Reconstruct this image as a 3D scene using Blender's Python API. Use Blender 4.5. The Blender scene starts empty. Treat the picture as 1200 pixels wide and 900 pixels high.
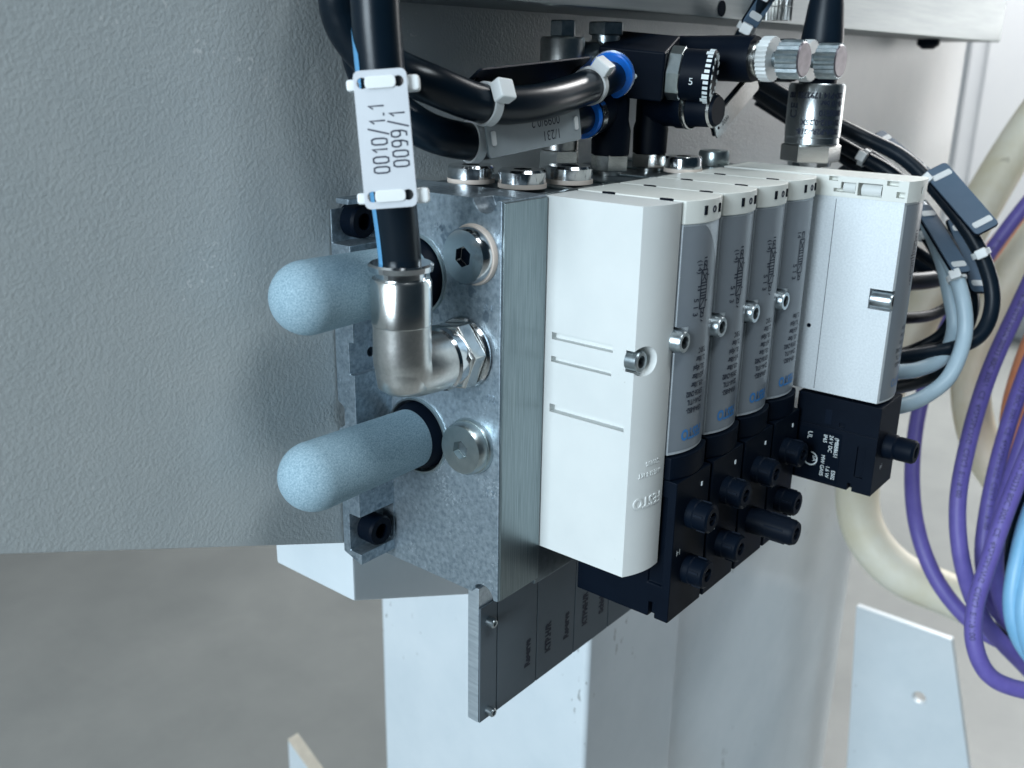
import bpy, bmesh, math, random
from mathutils import Vector, Matrix
random.seed(7)
V = Vector
C = bpy.context.scene.collection
sc = bpy.context.scene

# ------------------------------------------------------------------ camera
CAM = V((-0.24372, -0.20095, 0.18990))
CR = Matrix(((0.62997789, 0.23601637, -0.73988116),
             (-0.77645887, 0.21039949, -0.59400647),
             (0.01547537, 0.94869823, 0.31580403)))
FPX = 1148.4
cam_d = bpy.data.cameras.new('camera')
cam = bpy.data.objects.new('camera', cam_d); C.objects.link(cam)
cam.matrix_world = Matrix.Translation(CAM) @ CR.to_4x4()
cam_d.sensor_width = 36.0
cam_d.lens = FPX / 1200 * 36.0
cam_d.clip_start = 0.01; cam_d.clip_end = 100
cam_d.dof.use_dof = True; cam_d.dof.focus_distance = 0.36; cam_d.dof.aperture_fstop = 15
sc.camera = cam

# ------------------------------------------------------------------ light
w = bpy.data.worlds.new('World'); sc.world = w; w.use_nodes = True
w.node_tree.nodes['Background'].inputs[0].default_value = (0.32, 0.66, 1.0, 1)
w.node_tree.nodes['Background'].inputs[1].default_value = 0.028
def area(name, loc, target, sx, sy, power, col):
    d = bpy.data.lights.new(name, 'AREA'); d.shape = 'RECTANGLE'; d.size = sx; d.size_y = sy
    d.energy = power; d.color = col
    o = bpy.data.objects.new(name, d); C.objects.link(o); o.location = loc
    o.rotation_euler = (V(target) - V(loc)).to_track_quat('-Z', 'Y').to_euler()
    return o
area('window_light', (-2.15, -0.10, 0.62), (0, 0.03, 0.1), 1.0, 1.1, 70, (0.76, 0.90, 1.0))
area('ceiling_light', (-0.12, -0.92, 1.85), (0.0, 0.0, 0.1), 0.8, 0.45, 18, (0.86, 0.95, 1.0))
area('far_ceiling_light', (3.3, 0.10, 2.1), (3.4, 0.4, -0.8), 1.4, 1.2, 158, (0.99, 0.99, 0.985))
area('right_fill_light', (1.55, -0.30, 0.16), (0.6, 0.10, 0.10), 0.4, 0.4, 2.1, (1.0, 0.985, 0.97))  # added unseen fill panel, brightens the right end of the plate
sc.view_settings.view_transform = 'Standard'; sc.view_settings.look = 'None'
sc.view_settings.exposure = 0.0; sc.view_settings.gamma = 1.0
sc.view_settings.use_curve_mapping = False
sc.render.engine = 'CYCLES'
sc.cycles.use_denoising = True
sc.cycles.max_bounces = 8

# ------------------------------------------------------------------ helpers
def ray(u, v): return CR @ V(((u - 600) / FPX, -(v - 450) / FPX, -1.0))
def on(u, v, a, val):                    # a point of the place: where a sight line meets the plane a = val
    d = ray(u, v); i = 'xyz'.index(a); return CAM + d * ((val - CAM[i]) / d[i])
def at(u, v, t): return CAM + ray(u, v) * t
def depth(P): return -((CR.transposed() @ (V(P) - CAM)).z)

class MB:
    """collects shapes for one mesh object"""
    def __init__(s): s.bm = bmesh.new()
    def _face(s, vs):
        try: return s.bm.faces.new(vs)
        except ValueError: return None
    def prism(s, pts, e1, e2, n, o, h):
        """polygon pts in the frame (o; e1, e2), extruded h along n"""
        o, e1, e2, n = V(o), V(e1), V(e2), V(n)
        a = [s.bm.verts.new(o + e1 * x + e2 * y) for x, y in pts]
        b = [s.bm.verts.new(o + e1 * x + e2 * y + n * h) for x, y in pts]
        k = len(pts)
        s._face(a[::-1]); s._face(b)
        for i in range(k): s._face([a[i], a[(i + 1) % k], b[(i + 1) % k], b[i]])
        return s
    def box(s, x0, x1, y0, y1, z0, z1, m=None):
        before = set(s.bm.verts)
        s.prism([(x0, y0), (x1, y0), (x1, y1), (x0, y1)], (1, 0, 0), (0, 1, 0), (0, 0, 1), (0, 0, z0), z1 - z0)
        if m is not None:
            for v in s.bm.verts:
                if v not in before: v.co = m @ v.co
        return s
    def lathe(s, prof, o, d, n=32, cap=True, up=None, ph=0.0):
        """prof: (t along d, radius)"""
        o, d = V(o), V(d).normalized()
        a = (V(up) if up else (V((0, 0, 1)) if abs(d.z) < 0.9 else V((1, 0, 0)))).cross(d).normalized(); b = d.cross(a)
        rings = []
        for t, r in prof:
            if r < 1e-7: rings.append([s.bm.verts.new(o + d * t)])
            else: rings.append([s.bm.verts.new(o + d * t + (a * math.cos(ph + 2 * math.pi * i / n) + b * math.sin(ph + 2 * math.pi * i / n)) * r) for i in range(n)])
        for p, q in zip(rings, rings[1:]):
            for i in range(n):
                j = (i + 1) % n
                if len(p) == 1 and len(q) == 1: continue
                if len(p) == 1: s._face([p[0], q[i], q[j]][::1])
                elif len(q) == 1: s._face([p[i], p[j], q[0]])
                else: s._face([p[i], p[j], q[j], q[i]])
        if cap:
            if len(rings[0]) > 1: s._face(rings[0][::-1])
            if len(rings[-1]) > 1: s._face(rings[-1])
        return s
    def tube(s, pts, r, n=16, flat=None):
        P = [V(p) for p in pts]
        prev = None; rings = []
        for i, p in enumerate(P):
            t = (P[min(i + 1, len(P) - 1)] - P[max(i - 1, 0)]).normalized()
            if prev is None: a = t.orthogonal().normalized()
            else: a = (prev - t * prev.dot(t)).normalized()
            prev = a; b = t.cross(a)
            rr = r[i] if isinstance(r, (list, tuple)) else r
            rings.append([s.bm.verts.new(p + (a * math.cos(2 * math.pi * k / n) + b * math.sin(2 * math.pi * k / n)) * rr) for k in range(n)])
        for p, q in zip(rings, rings[1:]):
            for k in range(n): s._face([p[k], p[(k + 1) % n], q[(k + 1) % n], q[k]])
        s._face(rings[0][::-1]); s._face(rings[-1])
        return s
    def build(s, name, mat, parent=None, bevel=0, cuts=None, sharp=32, seg=2):
        bm = s.bm
        bmesh.ops.recalc_face_normals(bm, faces=bm.faces)
        if parent is not None:
            off = parent_world(parent)
            for v in bm.verts: v.co -= off
        me = bpy.data.meshes.new(name); bm.to_mesh(me); bm.free()
        o = bpy.data.objects.new(name, me); C.objects.link(o)
        me.materials.append(mat)
        tmp = []
        if cuts:
            for c in cuts:
                bmesh.ops.recalc_face_normals(c.bm, faces=c.bm.faces)
                if parent is not None:
                    for v in c.bm.verts: v.co -= parent_world(parent)
                cm = bpy.data.meshes.new('cut'); c.bm.to_mesh(cm); c.bm.free()
                co = bpy.data.objects.new('cut', cm); C.objects.link(co); tmp.append(co)
                md = o.modifiers.new('b', 'BOOLEAN'); md.operation = 'DIFFERENCE'; md.solver = 'EXACT'; md.object = co
        if bevel:
            md = o.modifiers.new('v', 'BEVEL'); md.width = bevel; md.segments = seg; md.limit_method = 'ANGLE'
            md.angle_limit = math.radians(38); md.use_clamp_overlap = True
        if o.modifiers:
            dg = bpy.context.evaluated_depsgraph_get(); dg.update()
            nm = bpy.data.meshes.new_from_object(o.evaluated_get(dg))
            o.modifiers.clear(); o.data = nm; nm.name = name
            for t in tmp: bpy.data.objects.remove(t)
            if not nm.materials: nm.materials.append(mat)
            else: nm.materials[0] = mat
        for p in o.data.polygons: p.use_smooth = True
        o.data.set_sharp_from_angle(angle=math.radians(sharp))
        if bevel:
            wn = o.modifiers.new('weighted_normal', 'WEIGHTED_NORMAL'); wn.keep_sharp = True; wn.weight = 100
        if parent is not None: o.parent = parent
        return o

def parent_world(p):
    r = V((0, 0, 0))
    while p is not None: r += p.location; p = p.parent
    return r
def tag(o, label, cat, group=None):
    o['label'] = label; o['category'] = cat
    if group: o['group'] = group
    return o
def thing(name, label, cat, loc, group=None):
    o = bpy.data.objects.new(name, None); C.objects.link(o); o.location = loc; o.empty_display_size = .01
    return tag(o, label, cat, group)
def structure(o): o['kind'] = 'structure'; return o

def smooth(pts, k=8):
    """Catmull-Rom through the points"""
    P = [V(p) for p in pts]; P = [P[0] * 2 - P[1]] + P + [P[-1] * 2 - P[-2]]
    out = []
    for i in range(1, len(P) - 2):
        for j in range(k):
            t = j / k
            out.append(0.5 * ((2 * P[i]) + (P[i + 1] - P[i - 1]) * t + (2 * P[i - 1] - 5 * P[i] + 4 * P[i + 1] - P[i + 2]) * t * t + (3 * P[i] - P[i - 1] - 3 * P[i + 1] + P[i + 2]) * t ** 3))
    out.append(P[-2]); return out

def ngon(n, r, a0=0): return [(r * math.cos(a0 + 2 * math.pi * i / n), r * math.sin(a0 + 2 * math.pi * i / n)) for i in range(n)]
def rrect(w, h, r, n=5, x0=0, y0=0):
    out = []
    for cx, cy, a in ((w - r, h - r, 0), (r, h - r, 90), (r, r, 180), (w - r, r, 270)):
        for i in range(n + 1):
            t = math.radians(a + 90 * i / n); out.append((x0 + cx + r * math.cos(t), y0 + cy + r * math.sin(t)))
    return out
def hexprism(mb, o, d, af, h, a0=0.0, n=6):
    d = V(d).normalized(); a = (V((0, 0, 1)) if abs(d.z) < 0.9 else V((1, 0, 0))).cross(d).normalized(); b = d.cross(a)
    r = af / math.sqrt(3)
    mb.lathe([(0, r * .93), (h * .06, r), (h * .94, r), (h, r * .93)], V(o), d, n=6, up=(V((0, 0, 1)) * math.cos(a0) + b.cross(d) * 0) if False else None)
    return mb

def text(name, s, mat, parent, fn, size, extrude=0.0, align='LEFT', spacing=1.0, squash=1.0, bold=0.0):
    """flat lettering laid on a surface by fn(x, y, z) -> world"""
    cu = bpy.data.curves.new('t', 'FONT'); cu.body = s; cu.size = size; cu.align_x = align; cu.extrude = extrude
    cu.space_character = spacing; cu.resolution_u = 3; cu.offset = bold; cu.space_line = 1.0
    o = bpy.data.objects.new('t', cu); C.objects.link(o)
    dg = bpy.context.evaluated_depsgraph_get(); dg.update()
    me = bpy.data.meshes.new_from_object(o.evaluated_get(dg))
    bpy.data.objects.remove(o); bpy.data.curves.remove(cu)
    off = parent_world(parent)
    for v in me.vertices: v.co = V(fn(v.co.x * squash, v.co.y, v.co.z)) - off
    me.materials.clear(); me.materials.append(mat); me.name = name
    r = bpy.data.objects.new(name, me); C.objects.link(r); r.parent = parent
    return r
def frame(o, e1, e2, n):
    o, e1, e2, n = V(o), V(e1), V(e2), V(n)
    return lambda x, y, z=0.0: o + e1 * x + e2 * y + n * z
def strokes(name, segs, wid, mat, parent, fn):
    """drawn line symbol: thin quads"""
    mb = MB()
    for (x0, y0), (x1, y1) in segs:
        d = V((x1 - x0, y1 - y0)); L = d.length or 1; nx, ny = -d.y / L * wid / 2, d.x / L * wid / 2
        vs = [mb.bm.verts.new(fn(a, b, 0)) for a, b in ((x0 + nx, y0 + ny), (x0 - nx, y0 - ny), (x1 - nx, y1 - ny), (x1 + nx, y1 + ny))]
        mb._face(vs)
    return mb.build(name, mat, parent)

# ------------------------------------------------------------------ materials
def mat(name, col, rough=.5, metal=0.0, col2=None, cscale=200, cdetail=6, bump=0.0, bscale=800, bdist=.0003, stretch=None,
        rough2=None, spec=.5, coat=0.0, sss=0.0, ramp=(.35, .65), bdetail=3.0, aniso=0.0):
    m = bpy.data.materials.new(name); m.use_nodes = True
    nt = m.node_tree; b = nt.nodes['Principled BSDF']; L = nt.links.new
    b.inputs['Base Color'].default_value = (*col, 1); b.inputs['Roughness'].default_value = rough
    b.inputs['Metallic'].default_value = metal; b.inputs['Specular IOR Level'].default_value = spec
    b.inputs['Coat Weight'].default_value = coat; b.inputs['Coat Roughness'].default_value = .15
    if sss: b.inputs['Subsurface Weight'].default_value = sss; b.inputs['Subsurface Radius'].default_value = (.004, .004, .004); b.inputs['Subsurface Scale'].default_value = .5
    tc = nt.nodes.new('ShaderNodeTexCoord'); mp = nt.nodes.new('ShaderNodeMapping'); L(tc.outputs['Object'], mp.inputs['Vector'])
    if stretch: mp.inputs['Scale'].default_value = stretch
    if col2 is not None:
        n = nt.nodes.new('ShaderNodeTexNoise'); n.inputs['Scale'].default_value = cscale; n.inputs['Detail'].default_value = cdetail; n.inputs['Roughness'].default_value = .62
        L(mp.outputs[0], n.inputs['Vector'])
        r = nt.nodes.new('ShaderNodeValToRGB'); r.color_ramp.elements[0].position = ramp[0]; r.color_ramp.elements[1].position = ramp[1]
        r.color_ramp.elements[0].color = (*col, 1); r.color_ramp.elements[1].color = (*col2, 1)
        L(n.outputs['Fac'], r.inputs[0]); L(r.outputs[0], b.inputs['Base Color'])
        if rough2 is not None:
            mr = nt.nodes.new('ShaderNodeMapRange'); mr.inputs['From Min'].default_value = ramp[0]; mr.inputs['From Max'].default_value = ramp[1]
            mr.inputs['To Min'].default_value = rough; mr.inputs['To Max'].default_value = rough2
            L(n.outputs['Fac'], mr.inputs['Value']); L(mr.outputs[0], b.inputs['Roughness'])
    if bump:
        n2 = nt.nodes.new('ShaderNodeTexNoise'); n2.inputs['Scale'].default_value = bscale; n2.inputs['Detail'].default_value = bdetail
        L(mp.outputs[0], n2.inputs['Vector'])
        bp = nt.nodes.new('ShaderNodeBump'); bp.inputs['Strength'].default_value = bump; bp.inputs['Distance'].default_value = bdist
        L(n2.outputs['Fac'], bp.inputs['Height']); L(bp.outputs[0], b.inputs['Normal'])
    return m

M = dict(
    plate=mat('grey_structure_paint', (.53, .575, .585), .30, bump=.36, bscale=860, bdist=.0007, bdetail=2.5, col2=(.57, .61, .615), cscale=30),
    beam=mat('brushed_steel', (.24, .27, .28), .42, 1.0, col2=(.30, .33, .335), cscale=260, stretch=(.05, 1, 1), bump=.06, bscale=600),
    white=mat('white_powder_coat', (.62, .68, .715), .26, bump=.12, bscale=700, bdist=.0003, col2=(.69, .74, .77), cscale=14),
    cream=mat('bare_sanded_edge', (.72, .66, .55), .6, col2=(.62, .56, .46), cscale=150),
    cast=mat('cast_aluminium', (.225, .285, .335), .42, .75, col2=(.48, .565, .63), cscale=520, cdetail=12, rough2=.34, ramp=(.34, .72), bump=.34, bscale=1500, bdist=.00025),
    brushed=mat('milled_aluminium', (.17, .215, .23), .36, 1.0, col2=(.31, .365, .38), cscale=2200, cdetail=3, stretch=(1, 1, .02), bump=.10, bscale=900, bdist=.00015, ramp=(.3, .7)),
    alu_edge=mat('sawn_aluminium', (.50, .58, .64), .42, .85, col2=(.72, .80, .86), cscale=500, stretch=(1, .12, 1), bump=.25, bscale=600),
    dark_metal=mat('dark_metal', (.10, .13, .15), .42, .9, col2=(.2, .24, .26), cscale=120, bump=.1, bscale=700),
    nickel=mat('nickel_plate', (.62, .62, .60), .22, 1.0, col2=(.72, .72, .70), cscale=90, bump=.04, bscale=1500),
    satin=mat('satin_nickel', (.58, .58, .56), .30, 1.0, bump=.22, bscale=1800, bdist=.00012, col2=(.68, .67, .65), cscale=700),
    steel=mat('polished_steel', (.62, .64, .65), .14, 1.0, col2=(.70, .71, .72), cscale=60),
    zinc=mat('zinc_steel', (.45, .52, .53), .30, 1.0, col2=(.6, .66, .66), cscale=150, bump=.08, bscale=900),
    screw=mat('screw_steel', (.36, .42, .45), .32, 1.0, col2=(.55, .6, .62), cscale=300),
    hole=mat('dark_hole', (.002, .005, .011), .7, spec=.05),
    seal=mat('pale_seal_ring', (.66, .57, .50), .5),
    silencer=mat('sintered_blue_plastic', (.185, .29, .355), .8, col2=(.39, .525, .60), cscale=1900, cdetail=6, ramp=(.33, .67), bump=.3, bscale=2800, bdist=.00016, spec=.2),
    cover=mat('white_grey_plastic', (.625, .645, .635), .45, bump=.06, bscale=2200, bdist=.0001, col2=(.68, .695, .68), cscale=22, spec=.35),
    cap=mat('warm_grey_plastic', (.68, .69, .645), .45, bump=.06, bscale=2400, bdist=.0001, col2=(.72, .725, .68), cscale=40, spec=.4),
    body=mat('valve_aluminium', (.50, .545, .58), .45, .35, col2=(.60, .645, .68), cscale=1400, ramp=(.3, .7), bump=.1, bscale=2200, bdist=.0001),
    silver=mat('speckled_silver_coat', (.58, .615, .635), .45, .3, col2=(.70, .735, .755), cscale=1100, ramp=(.3, .7), bump=.12, bscale=2000, bdist=.0001),
    label=mat('grey_label_film', (.165, .188, .212), .28, col2=(.19, .212, .235), cscale=25, spec=.45),
    strip=mat('grey_label_card', (.10, .128, .15), .5, col2=(.115, .142, .165), cscale=30, spec=.3),
    print=mat('dark_print', (.006, .012, .03), .6),
    blue_print=mat('blue_print', (.03, .17, .42), .5),
    white_print=mat('white_print', (.70, .76, .78), .5),
    black=mat('black_plastic', (.0010, .0035, .0090), .5, col2=(.0018, .005, .0115), cscale=60, bump=.05, bscale=1500, spec=.10),
    black_matt=mat('black_matt_plastic', (.002, .006, .014), .5, col2=(.003, .007, .016), cscale=80, bump=.1, bscale=1800, spec=.1),
    hose=mat('black_hose', (.0022, .007, .013), .28, col2=(.0035, .009, .016), cscale=70, bump=.05, bscale=300, bdist=.0004, spec=.35),
    cable=mat('black_cable', (.003, .008, .015), .38, col2=(.005, .011, .019), cscale=90, bump=.12, bscale=900, spec=.22),
    stripe=mat('blue_highlight', (.10, .30, .52), .4),  # colour of the window highlight painted along the thick hose
    collet=mat('blue_collet', (.012, .19, .80), .3, spec=.4),
    tagw=mat('white_tag_plastic', (.50, .52, .55), .42, col2=(.54, .56, .59), cscale=60, bump=.03, bscale=900),
    tagb=mat('blue_grey_tag_plastic', (.075, .12, .175), .5, col2=(.095, .14, .20), cscale=60, spec=.25),
    dark_reflection=mat('knob_reflection_metal', (.16, .14, .16), .4, .8, col2=(.24, .22, .24), cscale=200),  # purple-brown reflection in the knob ends, put into the colour
    can=mat('satin_stainless', (.50, .53, .54), .27, 1.0, col2=(.56, .59, .60), cscale=400, stretch=(1, 1, .2), bump=.06, bscale=1500),
    cable_ink=mat('cable_ink', (.035, .03, .10), .6),
    tagg=mat('shaded_tag_plastic', (.25, .29, .31), .4, col2=(.29, .33, .35), cscale=60),  # white tag plastic with the upper hose's shadow put into the colour
    nylon=mat('natural_nylon', (.72, .74, .74), .4, sss=.3),
    knurl=mat('white_knurl', (.62, .64, .64), .4, .3),
    purple=mat('purple_cable_sheath', (.125, .10, .37), .48, col2=(.15, .12, .41), cscale=120, bump=.05, bscale=700),
    ltblue=mat('light_blue_cable_sheath', (.20, .46, .68), .4, col2=(.24, .50, .72), cscale=80),
    grey_cable=mat('grey_cable_sheath', (.34, .45, .52), .42, col2=(.38, .49, .56), cscale=80),
    cream_hose=mat('cream_hose', (.70, .64, .48), .5, col2=(.78, .74, .62), cscale=25, bump=.2, bscale=60, bdist=.002),
    orange=mat('orange_cable_sheath', (.85, .30, .14), .5, col2=(.9, .36, .18), cscale=50),
    wall=mat('white_wall', (.78, .79, .81), .5, col2=(.82, .83, .84), cscale=3),
)
def floor_mat():
    m = mat('concrete_floor', (.225, .236, .23), .42, col2=(.285, .295, .285), cscale=5, cdetail=8, ramp=(.3, .7), bump=.05, bscale=40, spec=.4)
    nt = m.node_tree; L = nt.links.new; b = nt.nodes['Principled BSDF']
    src = b.inputs['Base Color'].links[0].from_socket
    tc = nt.nodes.new('ShaderNodeTexCoord'); n = nt.nodes.new('ShaderNodeTexNoise'); n.inputs['Scale'].default_value = 2.2; n.inputs['Detail'].default_value = 2
    n.inputs['Distortion'].default_value = 1.5; L(tc.outputs['Object'], n.inputs['Vector'])
    r = nt.nodes.new('ShaderNodeValToRGB'); e = r.color_ramp.elements
    e[0].position = .485; e[0].color = (0, 0, 0, 1); e[1].position = .50; e[1].color = (1, 1, 1, 1)
    k = e.new(.515); k.color = (0, 0, 0, 1)
    L(n.outputs['Fac'], r.inputs[0])
    mx = nt.nodes.new('ShaderNodeMixRGB'); mx.inputs['Color2'].default_value = (.36, .36, .34, 1); mu = nt.nodes.new('ShaderNodeMath'); mu.operation = 'MULTIPLY'; mu.inputs[1].default_value = .07
    L(r.outputs[0], mu.inputs[0]); L(mu.outputs[0], mx.inputs['Fac']); L(src, mx.inputs['Color1']); L(mx.outputs[0], b.inputs['Base Color'])
    return m
M['floor'] = floor_mat()
def specks(m, scale, thr, col, amt=.8, seed=0.0, stretch=(1, 1, 1)):
    """small marks of wear: flecks where a fine noise and a broad noise both run high"""
    nt = m.node_tree; L = nt.links.new; b = nt.nodes['Principled BSDF']; src = b.inputs['Base Color'].links[0].from_socket
    tc = nt.nodes.new('ShaderNodeTexCoord'); mp = nt.nodes.new('ShaderNodeMapping'); mp.inputs['Location'].default_value = (seed, seed * .7, seed * 1.3); mp.inputs['Scale'].default_value = stretch
    L(tc.outputs['Object'], mp.inputs[0])
    n1 = nt.nodes.new('ShaderNodeTexNoise'); n1.inputs['Scale'].default_value = scale; n1.inputs['Detail'].default_value = 2
    n2 = nt.nodes.new('ShaderNodeTexNoise'); n2.inputs['Scale'].default_value = scale * .09; n2.inputs['Detail'].default_value = 2
    L(mp.outputs[0], n1.inputs['Vector']); L(mp.outputs[0], n2.inputs['Vector'])
    ad = nt.nodes.new('ShaderNodeMath'); ad.operation = 'ADD'; L(n1.outputs['Fac'], ad.inputs[0]); L(n2.outputs['Fac'], ad.inputs[1])
    mr = nt.nodes.new('ShaderNodeMapRange'); mr.inputs['From Min'].default_value = thr; mr.inputs['From Max'].default_value = thr + .03; mr.inputs['To Max'].default_value = amt
    L(ad.outputs[0], mr.inputs['Value'])
    mx = nt.nodes.new('ShaderNodeMixRGB'); mx.inputs['Color2'].default_value = (*col, 1)
    L(mr.outputs[0], mx.inputs['Fac']); L(src, mx.inputs['Color1']); L(mx.outputs[0], b.inputs['Base Color'])
specks(M['plate'], 420, 1.31, (.74, .76, .76), .8, 3.1)
specks(M['white'], 260, 1.33, (.25, .26, .26), .7, 1.3, (1, 1, .4))
specks(M['cover'], 500, 1.36, (.40, .40, .38), .5, 5.0)
specks(M['body'], 600, 1.35, (.22, .24, .25), .6, 2.0)
specks(M['cream_hose'], 60, 1.27, (.42, .38, .28), .6, 4.0)
specks(M['cast'], 700, 1.25, (.70, .78, .84), .5, 6.0)
specks(M['cast'], 140, 1.24, (.10, .15, .20), .6, 9.0)

X, Y, Z = V((1, 0, 0)), V((0, 1, 0)), V((0, 0, 1))
BX, BZ, BY = .0238, .1463, .0528          # end block: thickness, height, depth of its front part
YP = .0632                                # front surface of the grey plate
P27 = .027; C0 = .0424

# ------------------------------------------------------------------ setting
ZF = -.85
structure(MB().prism([(-6, -6), (9, -6), (9, 9), (-6, 9)], X, Y, -Z, (0, 0, ZF), .1).build('floor', M['floor']))
wl = MB().box(4.0, 4.1, -5, 8, ZF, 3.2).build('wall', M['wall'])
tag(wl, 'plain white wall at the far right, out of focus behind the cables', 'wall')

def cabinet():
    t = thing('wall_cabinet', 'pale cabinet hanging on the far right wall, out of focus', 'cabinet', (3.8, 0, .2))
    xc = 3.80; yl = on(1130, 100, 'x', xc).y; zb = on(1150, 300, 'x', xc).z
    MB().box(xc, 3.995, -3.0, yl, zb, 1.0).build('body', M['wall'], t, bevel=.012)
    MB().box(xc - .02, xc, -2.98, yl - .07, zb + .03, .97).build('door', M['wall'], t, bevel=.004)
cabinet()

# grey plate: lower edge rises towards the near end
def plate():
    a = on(0, 650, 'y', YP); b = on(400, 637, 'y', YP); s = (b.z - a.z) / (b.x - a.x)
    zl = lambda x: b.z + s * (x - b.x)
    mb = MB()
    mb.prism([(-.30, zl(-.30)), (.13, zl(.13)), (.716, zl(.13)), (.716, .34), (-.30, .34)], X, Z, Y, (0, YP, 0), .004)
    o = mb.build('mounting_plate', M['plate'], bevel=.0006)
    return tag(o, 'large grey textured sheet metal plate carrying the valve terminal', 'metal plate')
plate()

def beam():
    t = thing('steel_beam', 'brushed steel channel along the top edge of the grey plate', 'beam', (.3, .04, .2075))
    zb = .2078; xe = on(1172, 50, 'y', .02).x
    mb = MB().box(.0, xe, .02, YP - .0005, zb, zb + .09)
    mb.build('channel', M['beam'], t, bevel=.0012)
    MB().lathe([(0, .0034), (.0002, .0034)], on(846, 10, 'y', .0199), -Y, 24).build('bolt_hole', M['hole'], t)
    b = MB(); p = on(1100, 60, 'z', zb); b.lathe([(0, .008), (.004, .008), (.007, .004)], V((xe - .10, .045, zb)), -Z, 20); b.build('rubber_foot', M['black_matt'], t)
beam()

# ------------------------------------------------------------------ white stand
def stand():
    t = thing('white_post', 'white square steel post standing behind the label strip', 'post', (.20, .15, ZF))
    yf = .0715; xl = on(690, 760, 'y', yf).x; yb = on(445, 705, 'x', xl).y
    xr = on(795, 760, 'y', yf).x
    MB().box(xl, xr, yf, yb, ZF, .30).build('square_tube', M['white'], t, bevel=.004, seg=3)
    # wide rounded column further along
    t2 = thing('white_column', 'wide white sheet metal column with a rounded edge, right of the square post', 'post', (.4, .15, ZF))
    ys = yf + .006; x0 = xr + .001; x1 = on(1042, 650, 'y', ys).x
    prof = [(x0, ys)]
    R = .15
    for i in range(13):
        a = math.radians(-90 + 90 * i / 12); prof.append((x1 - R + R * math.cos(a) , ys + R + R * math.sin(a)))
    prof += [(x1, ys + .2), (x0, ys + .2)]
    MB().prism(prof, X, Y, Z, (0, 0, ZF), -ZF + .05).build('folded_sheet', M['white'], t2, sharp=25)
    # bracket arm below the plate
    ta = thing('white_bracket', 'white tapered bracket under the end block, left of the post', 'bracket', (.05, .09, -.05))
    ya = .0705
    a = on(415, 705, 'y', ya); b = on(555, 697, 'y', ya); s = (b.z - a.z) / (b.x - a.x)
    yb2 = on(324, 660, 'x', a.x).y
    xe = xl - .001
    MB().prism([(a.x, a.z), (xe, a.z + s * (xe - a.x)), (xe, .05), (a.x, .05)], X, Z, Y, (0, ya, 0), yb2 - ya).build('box_arm', M['white'], ta, bevel=.0012)
    # gusset plates of the foot
    tg = thing('foot_gusset', 'white gusset plate with a bolt hole at the lower right', 'gusset', (.62, .0, -.45))
    q = lambda u, v: on(u, v, 'x', .60)
    pts = [(q(u, v).y, q(u, v).z) for u, v in ((1003, 710), (1115, 750), (1150, 1010), (985, 1010))]
    hole = MB().lathe([(-.01, .0058), (.02, .0058)], q(1077, 818), X, 24)
    MB().prism(pts, Y, Z, X, (.60, 0, 0), .008).build('plate', M['white'], tg, bevel=.0015, cuts=[hole])
    tl = thing('foot_flange', 'white flange with a bare sanded top edge at the bottom left of the post', 'flange', (.2, .35, -.45))
    c0 = on(342, 872, 'x', .2); 
    dn = V((0, -.80, -.60)); th = .012
    o = on(337, 868, 'x', .2)
    pts = [(0, 0), (.115, -.072), (.115, -.26), (-.004, -.26)]
    MB().prism(pts, -Y, Z, X, o, th).build('plate', M['white'], tl, bevel=.001)
    e = MB().prism([(0, .0), (.115, -.072), (.115, -.0705), (0, .0015)], -Y, Z, X, o + X * .0004, th - .0008)
    e.build('bare_edge', M['cream'], tl)
stand()

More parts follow.
